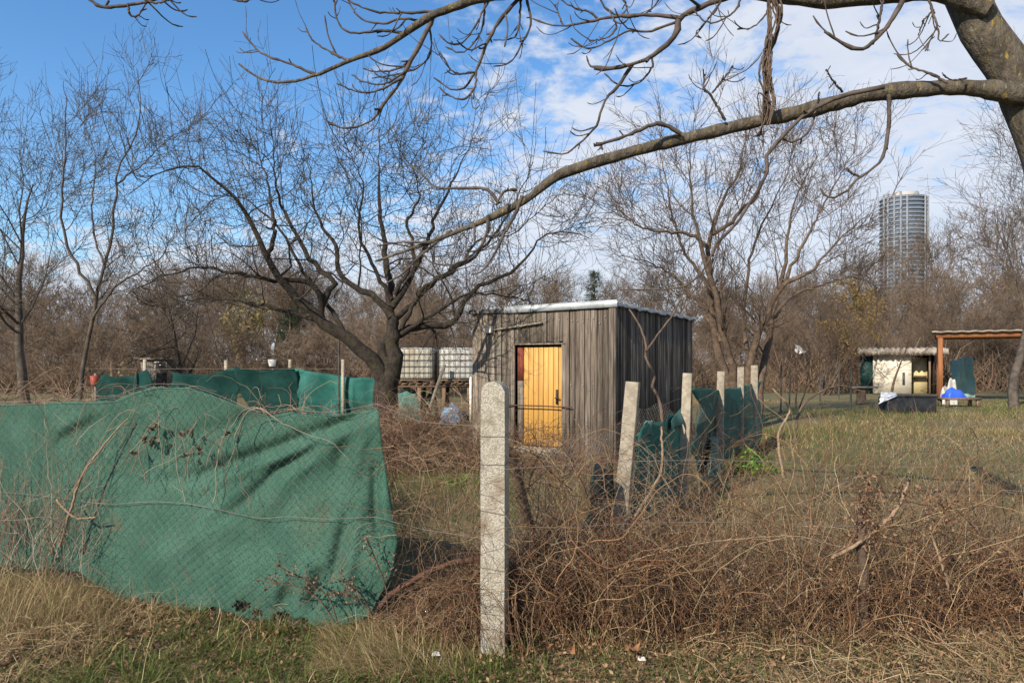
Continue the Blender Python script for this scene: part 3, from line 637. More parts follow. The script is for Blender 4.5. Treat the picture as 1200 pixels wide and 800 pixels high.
# ------------------------------------------------------------------ bare trees
def tube_obj(name, arrs, mat, parent=None, S=3, smooth=False, **kw):
    Vs, Qs, n = [], [], 0
    for P, R, s in arrs:
        V, Q = tubes(P, R, s); Vs.append(V); Qs.append(Q + n); n += len(V)
    return obj(name, mesh_np(name, np.concatenate(Vs), np.concatenate(Qs), smooth=smooth), mat, parent, **kw)
def rel(P, base): return P - base

# -- apple tree
ra = np.random.default_rng(77)
AD = 11.0; abase = gnd(452, AD)
apple = empty('apple_tree', abase, 'old gnarled bare apple tree with forked trunk left of the shed', 'tree')
trunkP, trunkR = traced([(450, 563), (452, 520), (451, 480), (453, 455), (462, 425), (459, 395), (462, 370)], (22, 17, 15.5, 15, 11, 8, 5), AD, AD, 26, .012, ra)
trunkR[:3] *= np.array([1.35, 1.2, 1.08])
limbs_px = [
    ([(453, 470), (446, 440), (435, 422), (405, 396), (378, 377), (348, 353), (330, 332), (312, 299), (294, 266), (276, 236), (246, 203), (222, 193), (189, 201), (150, 228)], (13, 12, 9.5, 7, 5, 3.5, 2.2, 1.2), -1.2),
    ([(378, 377), (376, 362), (384, 344), (393, 332), (372, 311), (348, 275), (336, 251), (324, 218), (322, 180), (318, 150)], (6, 5, 4, 3, 2, 1), .8),
    ([(376, 366), (372, 342), (354, 329), (315, 326), (276, 320), (240, 313), (210, 314), (174, 329), (150, 345)], (5, 4, 3, 2.2, 1), -1.6),
    ([(459, 395), (459, 368), (456, 320), (450, 275), (447, 230), (444, 190), (446, 150)], (8, 6.5, 5, 3.5, 2.5, 1), 1.3),
    ([(455, 425), (447, 404), (480, 386), (528, 380), (540, 362), (558, 338), (588, 326), (615, 305), (636, 278), (660, 272), (692, 280)], (9, 7, 5.5, 4, 3, 2, 1), .9),
    ([(459, 372), (441, 347), (420, 338), (399, 320), (399, 290), (387, 278), (372, 250), (366, 215), (362, 180)], (7, 5, 4, 3, 2, 1), 1.8),
    ([(378, 377), (345, 366), (310, 358), (270, 352), (230, 350), (190, 362)], (4, 3, 2, 1), .6),
    ([(315, 300), (322, 272), (318, 230), (312, 205), (300, 165)], (4, 3, 2, 1), .6),
    ([(459, 360), (480, 330), (500, 290), (515, 250), (530, 215), (548, 180), (560, 150)], (6, 4, 3, 2, 1), 1.6),
    ([(462, 375), (490, 352), (520, 325), (560, 300), (590, 262), (610, 225), (625, 190)], (5, 4, 3, 2, 1), 2.2),
    ([(470, 392), (505, 370), (545, 345), (575, 345), (610, 350), (640, 362)], (4, 3, 2, 1), .8),
    ([(459, 350), (430, 300), (418, 262), (425, 225), (415, 190), (400, 160)], (4, 3, 2, 1), -.9),
    ([(462, 345), (485, 300), (478, 262), (492, 228), (484, 195), (500, 165)], (4, 3, 2, 1), .3),
    ([(470, 385), (500, 335), (535, 318), (560, 282), (600, 275), (640, 240)], (4, 3, 2, 1), .9),
    ([(405, 396), (385, 355), (360, 320), (330, 270), (290, 235), (255, 235), (225, 260)], (4, 3, 2, 1), 2.3),
]
LP, LR = [], []
for pts, r, dd in limbs_px:
    P, R = traced(pts, [x * .74 for x in r] + [.4], AD, AD + dd, 26, .016, ra); P[:, 1] = AD + dd * np.linspace(0, 1, 26) ** 1.3
    LP.append(P); LR.append(R)
    V_, Q_ = tubes(rel(P, abase)[None], R[None], 8); obj('limb', mesh_np('limb', V_, Q_, smooth=True), M['bark_apple'], apple)
V_, Q_ = tubes(rel(trunkP, abase)[None], trunkR[None], 12)
V_ += norm(V_ * [1, 1, 0]) * (.012 * np.sin(V_[:, 2:3] * 23 + 5 * np.arctan2(V_[:, 1:2], V_[:, 0:1])))
obj('trunk', mesh_np('trunk', V_, Q_, smooth=True), M['bark_apple'], apple)
LP, LR = np.array(LP), np.array(LR)
b1 = grow(LP, LR, 13, (.6, 1.7), 62, .06, .22, 12, ra, .38, .2, 1.0, .0065)
b2 = grow(*b1, 7, (.3, .9), 52, .05, .28, 6, ra, .6, .1, 1.0, .0048)
b3 = grow(*b2, 3, (.12, .5), 50, .07, .22, 5, ra, .7, .1, 1.0, .0036)
shoots = grow(LP, LR, 9, (.7, 1.8), 70, .30, .04, 8, ra, .25, .45, 1.0, .006)
sh2 = grow(*b1, 2, (.4, 1.2), 60, .30, .05, 6, ra, .5, .3, 1.0, .0042)
st2 = grow(*shoots, 4, (.12, .4), 40, .1, .1, 4, ra, .6, .2, .95, .0034)
tube_obj('branches', [(rel(b1[0], abase), b1[1], 5), (rel(shoots[0], abase), shoots[1], 4)], M['bark_apple'], apple)
tube_obj('twigs', [(rel(b2[0], abase), b2[1], 3), (rel(b3[0], abase), b3[1], 3), (rel(sh2[0], abase), sh2[1], 3), (rel(st2[0], abase), st2[1], 3)], M['bark_grey'], apple, kind='stuff')

# -- near tree whose limbs hang over the view from the right
rn = np.random.default_rng(19)
nb = gnd(1262, 4.0)
near = empty('overhanging_tree', nb, 'bare tree at the right edge whose long lichened limbs hang across the sky', 'tree')
tp, tr_ = traced([(1262, 745), (1260, 560), (1256, 400), (1240, 230), (1200, 112), (1152, 33), (1116, -32), (1080, -110), (1050, -200)], (42, 36, 33, 31, 28, 24, 22, 18, 12), 4.0, 4.3, 40, .004, rn)
V_, Q_ = tubes(rel(tp, nb)[None], tr_[None], 16); obj('trunk', mesh_np('trunk', V_, Q_, smooth=True), M['bark_near'], near)
NL = [  # pts, radii px, D0, D1
    ([(1205, 112), (1133, 103), (1060, 106), (1010, 113), (940, 131), (880, 144), (800, 163), (740, 178), (680, 196), (650, 208), (625, 228), (600, 243), (575, 255), (540, 270), (500, 285), (470, 296), (440, 306)], (15, 11.5, 10, 9.6, 8.8, 8, 7.4, 7, 5, 3, 1.6), 4.1, 4.9),
    ([(1160, 10), (1110, -8), (1075, -9), (1026, -6), (972, 0), (897, -8), (840, -14), (760, -12), (690, -8), (620, -8), (559, 0), (520, 13), (502, 20), (475, 39), (448, 57), (412, 70), (388, 81), (370, 88), (340, 96), (307, 93), (280, 75)], (15, 13, 12, 11, 10, 8, 7, 6, 5, 3.6, 2.6, 1.2), 4.1, 5.3),
]
TW = [
    ([(880, -10), (843, 0), (810, 13), (796, 22), (795, 33), (786, 48), (768, 63), (750, 73), (720, 80), (696, 80)], (5, 4, 4, 3.6, 3, 3.2), 4.4, 4.6),
    ([(741, 76), (723, 102), (708, 120), (699, 147), (678, 169), (660, 181), (636, 177)], (2.2, 1.8, 1.1), 4.6, 4.7),
    ([(795, 21), (768, 18), (738, 19), (711, 21), (678, 28), (651, 31), (624, 22)], (2.4, 1.9, 1.1), 4.5, 4.7),
    ([(793, 26), (759, 37), (738, 36), (714, 48), (690, 57), (669, 45)], (1.8, 1.4, 1.2), 4.5, 4.4),
    ([(764, 66), (764, 80), (750, 96), (735, 101), (722, 98), (708, 86)], (1.3, 1.2, 1.), 4.6, 4.7),
    ([(370, 88), (340, 75), (307, 63), (292, 48), (284, 37)], (1.7, 1.4, 1.2), 5.2, 5.3),
    ([(409, 72), (385, 60), (367, 48), (358, 33)], (1.5, 1.3, 1.1), 5.2, 5.2),
    ([(508, 18), (496, 45), (481, 72), (469, 96), (451, 120), (439, 138), (424, 147), (400, 150), (382, 141)], (2.8, 2.3, 1.8, 1.1), 5.0, 4.8),
    ([(612, -6), (586, 24), (571, 51), (559, 81), (544, 103), (526, 104), (508, 91)], (2.3, 2, 1.7, 1.1), 4.9, 4.8),
    ([(556, 85), (532, 85), (515, 60)], (1.3, 1.3, 1.1), 4.8, 4.7), ([(558, 84), (556, 103), (542, 117), (526, 112), (514, 102)], (1.5, 1.4, 1.1), 4.8, 4.8),
    ([(616, -6), (622, 27), (610, 54), (598, 73), (578, 78)], (1.7, 1.4, .9), 4.9, 4.9), ([(611, -4), (607, 36), (598, 46), (578, 47)], (1.6, 1.3, .9), 4.9, 5.0),
    ([(475, 39), (445, 36), (415, 39), (397, 28), (391, -2)], (1.8, 1.5, 1.1), 5.1, 5.0), ([(520, 14), (480, 15), (440, 14), (410, 2)], (1.9, 1.6, 1.2), 5.0, 4.9),
    ([(495, 25), (470, 22), (448, 28), (420, 20), (404, -8)], (1.6, 1.4, 1.1), 5.0, 5.1),
    ([(490, 60), (468, 80), (440, 84), (425, 80)], (1.4, 1.2, 1.0), 5.0, 5.1), ([(475, 84), (452, 98), (430, 97), (412, 88)], (1.4, 1.2, 1.0), 4.9, 5.0), ([(470, 92), (444, 106), (420, 108), (394, 98)], (1.5, 1.2, 1.0), 4.9, 4.8),
    ([(503, 25), (505, 60), (492, 78), (470, 86), (436, 92)], (1.5, 1.2, 1.0), 5.0, 5.1), ([(568, -4), (566, 30), (556, 50), (540, 62), (522, 55)], (1.5, 1.2, 1.0), 4.9, 4.9),
    ([(575, -4), (560, 25), (545, 48), (528, 52), (514, 40)], (1.4, 1.2, 1.0), 4.9, 4.8),
    ([(1036, 102), (1015, 106), (990, 112), (960, 124), (942, 135), (918, 159), (898, 183), (900, 198), (894, 213), (879, 237), (862, 262), (838, 288), (826, 314), (806, 335), (768, 339), (722, 339)], (2.6, 2.8, 2.5, 2.2, 1.8, 1.4, 1), 4.15, 4.4),
    ([(1041, 112), (1042, 135), (1038, 171), (1029, 192), (1008, 207), (987, 228), (969, 231), (961, 220)], (2.4, 2.2, 1.8, 1.5), 4.2, 4.1),
    ([(1008, 207), (1000, 204), (992, 197)], (1.4, 1.4), 4.13, 4.1),
    ([(1111, 97), (1092, 87), (1062, 76), (1051, 63)], (1.8, 1.5, 1.5), 4.1, 4.2), ([(1133, 92), (1115, 94), (1105, 88)], (1.2, 1.), 4.1, 4.0),
    ([(987, 108), (975, 93), (968, 81)], (1.4, 1.2), 4.2, 4.1), ([(850, 141), (834, 114), (825, 102), (826, 87)], (1.8, 1.5, 1.4), 4.4, 4.3), ([(835, 109), (846, 95), (859, 77)], (1.3, 1.4), 4.33, 4.3),
    ([(1062, -6), (1047, 21), (1026, 46), (1011, 57), (993, 54), (966, 37)], (3.2, 2.8, 2.4, 2.2), 4.2, 4.1), ([(1026, 46), (1032, 15), (1036, -4)], (1.6, 1.8), 4.15, 4.2),
    ([(957, 128), (948, 153), (930, 166), (915, 162)], (1.5, 1.4, 1.2), 4.25, 4.2), ([(958, 124), (960, 108)], (1.2, 1.2), 4.25, 4.2),
    ([(612, 230), (602, 255), (592, 272), (580, 297), (565, 317), (552, 322)], (2.4, 2, 1.5, 1.1), 4.6, 4.5),
    ([(572, 252), (570, 275), (555, 297), (530, 310), (505, 307), (492, 292)], (2, 1.8, 1.5, 1.1), 4.7, 4.8), ([(530, 270), (510, 285), (490, 302), (470, 322), (452, 332)], (2, 1.7, 1.1), 4.8, 4.9),
    ([(555, 264), (556, 285), (545, 295)], (1.5, 1.3), 4.75, 4.7), ([(605, 222), (590, 225), (582, 240)], (1.8, 1.5), 4.7, 4.6), ([(500, 284), (470, 284), (442, 288)], (1.7, 1.2), 4.8, 4.9),
    ([(585, 238), (570, 222), (540, 221), (512, 219), (497, 207), (480, 192)], (2, 1.7, 1.3), 4.7, 4.9),
    ([(798, 157), (780, 147), (762, 147), (732, 160), (696, 171)], (2.8, 2.6, 2.2, 2.4), 4.45, 4.3), ([(704, 169), (706, 175)], (1.4, 1.2), 4.32, 4.3),
    ([(100, -4), (120, 8), (150, 6), (180, 0), (210, -8)], (1.8, 2, 2.2), 5.3, 5.2), ([(150, 4), (153, 18), (162, 18), (172, 2)], (1.5, 1.4, 1.2), 5.25, 5.3), ([(265, -4), (285, 2), (300, -4)], (1.6, 1.4), 5.2, 5.2), ([(170, 0), (185, 4), (200, -3)], (1.4, 1.4), 5.2, 5.2),
    ([(1085, -6), (1092, 10), (1098, 30), (1102, 48), (1112, 40)], (1.6, 1.2, 1.), 4.1, 4.05), ([(1094, 12), (1082, 25), (1076, 42)], (1.2, 1.), 4.1, 4.1), ([(1098, 32), (1090, 48), (1084, 60)], (1.1, 1.), 4.1, 4.1),
    ([(850, -8), (840, 10), (825, 28), (815, 40), (822, 45)], (1.6, 1.2, 1.), 4.4, 4.5), ([(870, -8), (862, 12), (845, 24), (828, 26), (812, 12)], (1.6, 1.2, 1.), 4.4, 4.4), ([(905, -4), (895, 20), (880, 33), (864, 34)], (1.5, 1.1, 1.), 4.3, 4.4),
    ([(725, -8), (735, 8), (728, 18)], (1.4, 1.1), 4.6, 4.6), ([(700, -8), (712, 12), (735, 20), (760, 14), (775, -4)], (1.4, 1.1, 1.), 4.6, 4.6), ([(718, 20), (722, 32), (712, 44), (690, 48)], (1.3, 1.1, .9), 4.6, 4.6),
    ([(700, 22), (690, 14), (670, 8), (655, -2)], (1.3, 1.1, 1.), 4.65, 4.6), ([(660, 30), (655, 18), (650, 5)], (1.2, 1.), 4.7, 4.7),
]
NLP = []; NLR = []
for k, (pts, r, a_, b_) in enumerate(NL):
    P, R = traced(pts, [x * .88 for x in r], a_, b_, 90, .0015, rn); R = R * (1 + .10 * np.convolve(rn.normal(size=90), np.ones(3) / 1.7, 'same'))
    V_, Q_ = tubes(rel(P, nb)[None], R[None], 10); obj('limb', mesh_np('limb', V_, Q_, smooth=True), M['bark_near'], near)
tw = [traced(p, r, a_, b_, 22, .0022, rn) for p, r, a_, b_ in TW]
TP = np.array([t[0] for t in tw]); TR = np.array([t[1] for t in tw]) * (1 + .12 * rn.normal(size=(len(tw), 22)))
TR *= np.linspace(1.05, .75, 22)[None]; TR[:, -1] *= .8; TR[:, -2] *= 1.35
TR = np.maximum(TR, .0033)
for P, R in zip(TP, TR):
    V_, Q_ = tubes(rel(P, nb)[None], R[None], 6); obj('branch', mesh_np('branch', V_, Q_, smooth=True), M['twig_near'], near)
top = TP[:, :, 2].max(1) > 3.4
sub = grow(TP[top], TR[top], 3, (.08, .36), 42, [-.12, -.05, .05, .16, .26, .3, .3], .07, 8, rn, .7, .15, .95, .0030, .6)
sub[1][:, -1] *= .9; sub[1][:, -2] *= 1.5
sub2 = grow(TP, TR, 2, (.02, .06), 50, .1, .05, 3, rn, .8, .2, .95, .003, .9)
tube_obj('twigs', [(rel(sub[0], nb), sub[1], 4), (rel(sub2[0], nb), sub2[1], 4)], M['twig_near'], near, kind='stuff')
# old climber hanging from the top limb to the long limb
vt_ = []
for k in range(9):
    ph = rn.uniform(0, 6.28); am = rn.uniform(3, 9)
    pts = [(905 + am * math.sin(ph + t * 5) * (1 - .4 * t) + rn.normal(0, 1.5) + 5 * math.sin(t * 9) - 8 * t, -6 + 152 * t) for t in np.linspace(0, 1, 9)]
    P, R = traced(pts, (1.2, 1.4, .9), 4.22 + rn.uniform(-.03, .03), 4.25 + rn.uniform(-.03, .03), 40, .002, rn); vt_.append((P, R))
for k in range(6):
    e = (rn.uniform(860, 900), rn.uniform(150, 175)); P, R = traced([(905, 40 * k / 2 + 20), (897 + rn.normal(0, 4), 110), (893, 148), (885 + rn.normal(0, 6), 160), e], (1., .9, .6), 4.2, 4.3, 40, .002, rn); vt_.append((P, R))
vb = np.array(vt_[0][0][-1])
tube_obj('climber', [(np.array([x[0] for x in vt_]) - vb, np.array([x[1] for x in vt_]), 4)], M['vcol'] if False else M['bark_red'], None, label='tangle of dry climber strands hanging between the two overhead limbs', cat='vine', loc=tuple(vb))

# -- right garden tree with many stems
rt = np.random.default_rng(23)
RD = 17.0; rb = gnd(872, RD)
rtree = empty('garden_tree', rb, 'many-stemmed bare brown tree rising behind the right end of the shed', 'tree')
RL = [([(856, 502), (852, 444), (841, 410), (833, 352), (831, 295), (837, 257), (849, 230), (868, 199), (872, 165), (878, 135)], (8, 7, 6, 5, 4, 3, 2, 1), .5),
      ([(860, 502), (860, 444), (848, 395), (838, 345), (825, 300), (812, 250), (808, 200), (812, 150)], (7, 6, 5, 4, 2.5, 1.2), -1.),
      ([(872, 502), (876, 444), (887, 395), (902, 364), (918, 333), (948, 322), (971, 295), (1006, 260), (1030, 246)], (8, 7, 6, 5, 3.5, 2, 1), -.8),
      ([(888, 502), (891, 444), (902, 395), (904, 372), (910, 345), (920, 306), (925, 260), (940, 215), (960, 180)], (7, 6, 5, 4, 3, 2, 1), 1.),
      ([(832, 292), (815, 278), (795, 272), (757, 268), (730, 249), (712, 230)], (3.5, 2.5, 1.8, 1), -.5),
      ([(834, 275), (856, 262), (875, 240), (887, 230), (898, 195), (906, 160)], (3.5, 2.8, 2, 1), 1.2),
      ([(845, 400), (815, 350), (785, 320), (755, 305), (725, 300)], (3.5, 2.5, 1.8, 1), 1.5),
      ([(904, 372), (930, 345), (960, 335), (995, 325), (1020, 330)], (3.5, 2.5, 1.5, 1), 1.4),
      ([(918, 330), (945, 280), (965, 240), (985, 205), (1000, 180)], (3, 2.2, 1.5, 1), .6),
      ([(833, 340), (800, 290), (785, 240), (778, 200), (770, 170)], (3, 2.2, 1.5, 1), 1.2),
      ([(880, 440), (872, 380), (876, 320), (890, 270), (915, 220), (930, 170)], (4, 3, 2, 1), 2.)]
LP, LR = [], []
for pts, r, dd in RL:
    P, R = traced(pts, [x * .78 for x in r] + [.35], RD, RD + dd, 26, .02, rt); LP.append(P); LR.append(R)
    V_, Q_ = tubes(rel(P, rb)[None], R[None], 7); obj('stem', mesh_np('stem', V_, Q_, smooth=True), M['bark_red'], rtree)
LP, LR = np.array(LP), np.array(LR)
b1 = grow(LP, LR, 14, (.7, 2.2), 40, .08, .1, 12, rt, .36, .25, 1., .009)
b2 = grow(*b1, 8, (.4, 1.2), 42, .06, .12, 7, rt, .6, .1, 1., .0065)
b3 = grow(*b2, 4, (.2, .7), 40, .05, .14, 4, rt, .7, .1, 1., .005)
tube_obj('branches', [(rel(b1[0], rb), b1[1], 5)], M['bark_red'], rtree)
tube_obj('twigs', [(rel(b2[0], rb), b2[1], 3), (rel(b3[0], rb), b3[1], 3)], M['bark_red'], rtree)

# -- generic bare trees
def bare_tree(seed, h=7.0, n1=9, n2=7, n3=5, n4=3, r0=.12, spread=45, trunk=.35, up=.07, wig=.12, stems=1, rtw=.005):
    r = np.random.default_rng(seed); P0 = []; R0 = []
    for s in range(stems):
        K = 14; p = np.zeros((K, 3)); d = norm(np.array([r.normal(0, .12 + .2 * (stems > 1)), r.normal(0, .12 + .2 * (stems > 1)), 1.])); p[0] = [r.normal(0, .12) * (stems > 1), r.normal(0, .12) * (stems > 1), -.05]
        for k in range(1, K): d = norm(d + r.normal(size=3) * .08 + [0, 0, .05]); p[k] = p[k - 1] + d * h * .8 / (K - 1)
        P0.append(p); R0.append(r0 / stems ** .5 * np.linspace(1.1, .12, K))
    P0, R0 = np.array(P0), np.array(R0)
    a1 = grow(P0, R0, n1, (h * .25, h * .5), spread, up, wig, 10, r, .45, trunk, .98, rtw * 1.6)
    a2 = grow(*a1, n2, (h * .10, h * .26), 42, up, wig * 1.1, 7, r, .6, .15, 1., rtw * 1.2)
    a3 = grow(*a2, n3, (h * .05, h * .14), 42, up, wig * 1.2, 5, r, .7, .15, 1., rtw)
    arrs = [(P0, R0, 6), (*a1, 4), (*a2, 3), (*a3, 3)]
    if n4: arrs.append((*grow(*a3, n4, (h * .03, h * .08), 40, up, wig, 3, r, .8, .2, 1., rtw * .9), 3))
    Vs, Qs, n = [], [], 0
    for P, R, S in arrs:
        V, Q = tubes(P, R, S); Vs.append(V); Qs.append(Q + n); n += len(V)
    return arrs, mesh_np('bare_tree', np.concatenate(Vs), np.concatenate(Qs))
def tree_thing(name, seed, base, label, mat, **kw):
    arrs, _m = bare_tree(seed, **kw); bpy.data.meshes.remove(_m)
    t = empty(name, base, label, 'tree'); t.rotation_euler[2] = seed * 1.3
    V, Q = tubes(*arrs[0]); obj('trunk', mesh_np('trunk', V, Q, smooth=True), mat, t)
    tube_obj('branches', arrs[1:2], mat, t); tube_obj('crown', arrs[2:], mat, t); return t
tree_thing('bare_tree', 101, gnd(36, 17), 'dense tall bare tree crowding the left edge of the sky', M['bark_grey'], h=8.0, n1=16, n2=9, n3=6, n4=3, r0=.13, spread=48, rtw=.0055)
# slender leaning tree on the left
rl = np.random.default_rng(31); lb = gnd(92, 14.0)
lt = empty('slender_tree', lb, 'slender pale young tree leaning at the left behind the tarp', 'tree')
SL = [([(92, 516), (95, 445), (105, 395), (115, 340), (128, 290), (136, 240), (140, 190), (158, 165), (165, 120), (160, 80)], (4.5, 4, 3.4, 2.8, 2.2, 1.6, 1), .4),
      ([(112, 350), (95, 320), (80, 290), (72, 250), (75, 200), (78, 150), (74, 95)], (2.6, 2.2, 1.6, 1), -.6),
      ([(108, 375), (130, 340), (160, 320), (190, 300), (205, 270)], (2.2, 1.7, 1), .6), ([(138, 215), (170, 190), (195, 165), (215, 150)], (1.6, 1.2, .8), .5), ([(122, 310), (110, 280), (108, 240), (112, 190), (100, 150)], (1.8, 1.4, .9), 1.)]
LP = []; LR = []
for pts, r, dd in SL:
    P, R = traced(pts, [x * .75 for x in r] + [.3], 14, 14 + dd, 24, .015, rl); LP.append(P); LR.append(R)
    V_, Q_ = tubes(rel(P, lb)[None], R[None], 6); obj('stem', mesh_np('stem', V_, Q_, smooth=True), M['bark_grey'], lt)
LP, LR = np.array(LP), np.array(LR)
b1 = grow(LP, LR, 10, (.5, 1.5), 45, .08, .11, 9, rl, .45, .2, 1., .0065); b2 = grow(*b1, 8, (.25, .9), 42, .06, .13, 6, rl, .6, .1, 1., .005); b3 = grow(*b2, 4, (.15, .5), 40, .05, .13, 4, rl, .7, .1, 1., .004)
tube_obj('branches', [(rel(b1[0], lb), b1[1], 4)], M['bark_grey'], lt); tube_obj('twigs', [(rel(b2[0], lb), b2[1], 3), (rel(b3[0], lb), b3[1], 3)], M['bark_grey'], lt)
tree_thing('bare_tree', 103, gnd(1188, 24), 'tall bare tree rising at the right edge beside the tower', M['bark_grey'], h=11.0, n1=16, n2=9, n3=6, n4=2, r0=.16, spread=46, rtw=.007)
tree_thing('orchard_tree', 105, gnd(207, 21), 'low dark bare orchard tree behind the back fence posts', M['bark_apple'], h=4.2, n1=10, n2=7, n3=4, n4=0, r0=.13, spread=62, trunk=.2, up=-.02, wig=.2, rtw=.005)
tree_thing('bare_sapling', 107, gnd(1043, 30), 'thin bare sapling standing before the whitewashed hut', M['bark_red'], h=3.6, n1=7, n2=4, n3=3, n4=0, r0=.06, rtw=.006)
tree_thing('bare_shrub', 109, gnd(966, 34), 'bare brown shrub with fanning stems left of the whitewashed hut', M['bark_red'], h=4.6, n1=5, n2=6, n3=4, n4=2, r0=.13, stems=7, rtw=.007)
tree_thing('bare_sapling', 111, gnd(932, 24), 'thin upright sapling with a white rag caught in its twigs', M['bark_red'], h=2.9, n1=8, n2=4, n3=3, n4=0, r0=.035, rtw=.005, stems=2)

# -- the thicket behind: copies of four trees, then a far wood
protos = [bare_tree(201, 8.5, 14, 8, 6, 3, .14, 45, trunk=.2, rtw=.012)[1], bare_tree(203, 9.5, 14, 8, 6, 3, .15, 36, trunk=.2, up=.10, rtw=.012)[1],
          bare_tree(205, 6.0, 6, 6, 5, 3, .12, 45, stems=5, trunk=.1, rtw=.010)[1], bare_tree(207, 5.0, 5, 6, 5, 3, .10, 55, stems=6, trunk=.05, up=.02, rtw=.010)[1]]
for p_ in protos: p_.materials.append(M['bark_far'])
rw = np.random.default_rng(61)
def place_row(n, u0, u1, D0, D1, kinds, s0, s1, name, label, group):
    for k in range(n):
        u = u0 + (u1 - u0) * (k + rw.uniform(.1, .9)) / n; D = rw.uniform(D0, D1); me = protos[kinds[rw.integers(0, len(kinds))]]
        o = obj(name, me, None, None, label, 'shrub' if name == 'bare_bush' else 'tree', group, loc=tuple(gnd(u, D)), rot=(0, 0, rw.uniform(0, 6.28)))
        s = rw.uniform(s0, s1); o.scale = (s * rw.uniform(.9, 1.25), s * rw.uniform(.9, 1.25), s)
place_row(17, -10, 800, 29, 37, (2, 3), .5, .8, 'bare_bush', 'tangled bare brown bush at the foot of the thicket', 'bushes at the foot of the thicket')
place_row(16, 840, 1230, 41, 46, (2, 3), .6, .9, 'bare_bush', 'tangled bare brown bush at the foot of the thicket', 'bushes at the foot of the thicket')
place_row(54, -30, 1240, 47, 58, (0, 1, 2, 3), .65, .88, 'thicket_tree', 'bare brown tree in the thicket beyond the gardens', 'trees of the thicket')
place_row(52, -40, 1260, 60, 85, (0, 1), .85, 1.15, 'distant_tree', 'taller bare tree at the back of the brown thicket', 'trees at the back of the thicket')
for u, s in ((1150, 1.7), (1105, 1.5), (1060, 1.35), (1010, 1.35), (1195, 1.7), (60, 1.2)):
    o = obj('distant_tree', protos[int(u) % 2], None, None, 'taller bare tree at the back of the brown thicket', 'tree', 'trees at the back of the thicket', loc=tuple(gnd(u, 72)), rot=(0, 0, u)); o.scale = (s, s, s)
# far wood: one mass
arrs, tmp = bare_tree(211, 10, 11, 7, 4, 0, .2, 42, trunk=.1, rtw=.04); bpy.data.meshes.remove(tmp)
Vs, Qs, n = [], [], 0
pv, pq = [], []
nn = 0
for P, R, S in arrs:
    V_, Q_ = tubes(P, R, S); pv.append(V_); pq.append(Q_ + nn); nn += len(V_)
pv, pq = np.concatenate(pv), np.concatenate(pq)
fw = 18
for k in range(fw):
    u = -60 + 1330 * (k + rw.uniform(0, 1)) / fw; D = rw.uniform(90, 130); s = rw.uniform(.9, 1.4); a_ = rw.uniform(0, 6.28); ca, sa = math.cos(a_), math.sin(a_)
    R_ = np.array([[ca, -sa, 0], [sa, ca, 0], [0, 0, 1.]]); Vs.append((pv @ R_.T) * [s * 1.3, s * 1.3, s] + gnd(u, D)); Qs.append(pq + n); n += len(pv)
obj('far_wood', mesh_np('far_wood', np.concatenate(Vs), np.concatenate(Qs)), M['bark_far'], label='far brown wood closing the view behind the gardens', cat='wood', kind='stuff')
# low undergrowth of the thicket
M_ = 10500
uu = rw.uniform(-40, 1240, M_); DD = rw.uniform(36, 62, M_); p0 = np.stack([(uu - 600) / FPX * DD, DD, 0 * DD], -1)
P, R = strands(p0, rw.normal(size=(M_, 3)) * [.7, .7, .2] + [0, 0, 1.2], rw.uniform(1.0, 3.9, M_), 4, .3, (0, 0, -.02), rw, rw.uniform(.014, .03, M_))
V_, Q_ = tubes(P, R, 3)
obj('undergrowth', mesh_np('undergrowth', V_, Q_, col=tube_col(pick([(.15, .105, .07), (.12, .085, .058), (.2, .15, .10), (.16, .10, .066)], M_, rw), 4, 3)), M['vcol'], label='dense brown undergrowth along the edge of the thicket', cat='undergrowth', kind='stuff')

# yellow-leaved tree and conifer
rc = np.random.default_rng(71)
def leafy(name, seed, base, label, h, cols, nl, size):
    arrs, m_ = bare_tree(seed, h=h, n1=10, n2=7, n3=4, n4=0, r0=.14, spread=42, rtw=.008); bpy.data.meshes.remove(m_)
    t = empty(name, base, label, 'tree'); V, Q = tubes(*arrs[0]); obj('trunk', mesh_np('trunk', V, Q), M['bark_red'], t); tube_obj('branches', arrs[1:], M['bark_red'], t)
    P = arrs[3][0].reshape(-1, 3); P = P[(P[:, 2] > h * .35)]; P = P[rc.integers(0, len(P), nl)] + rc.normal(0, .12, (nl, 3))
    V, T = leaves(P, rc.uniform(size * .5, size, nl), rc, .2, .2); obj('crown', mesh_np('crown', V, None, T, col=np.repeat(pick(cols, nl, rc), 7, 0)), M['litter'], t); return t
leafy('yellow_tree', 301, gnd(985, 44), 'tree with thin yellow leaves standing in front of the brown thicket', 5.6, [(.26, .17, .04), (.2, .135, .04), (.16, .115, .05)], 3600, .085)
leafy('yellow_tree', 303, gnd(1035, 50), 'small yellowish-leaved tree below the tower in the thicket', 6.0, [(.25, .165, .04), (.17, .12, .05)], 1500, .08)
leafy('yellow_tree', 305, gnd(280, 40), 'olive-tinged tree in the thicket behind the back fence', 5.4, [(.15, .13, .05), (.2, .16, .06)], 1500, .12)
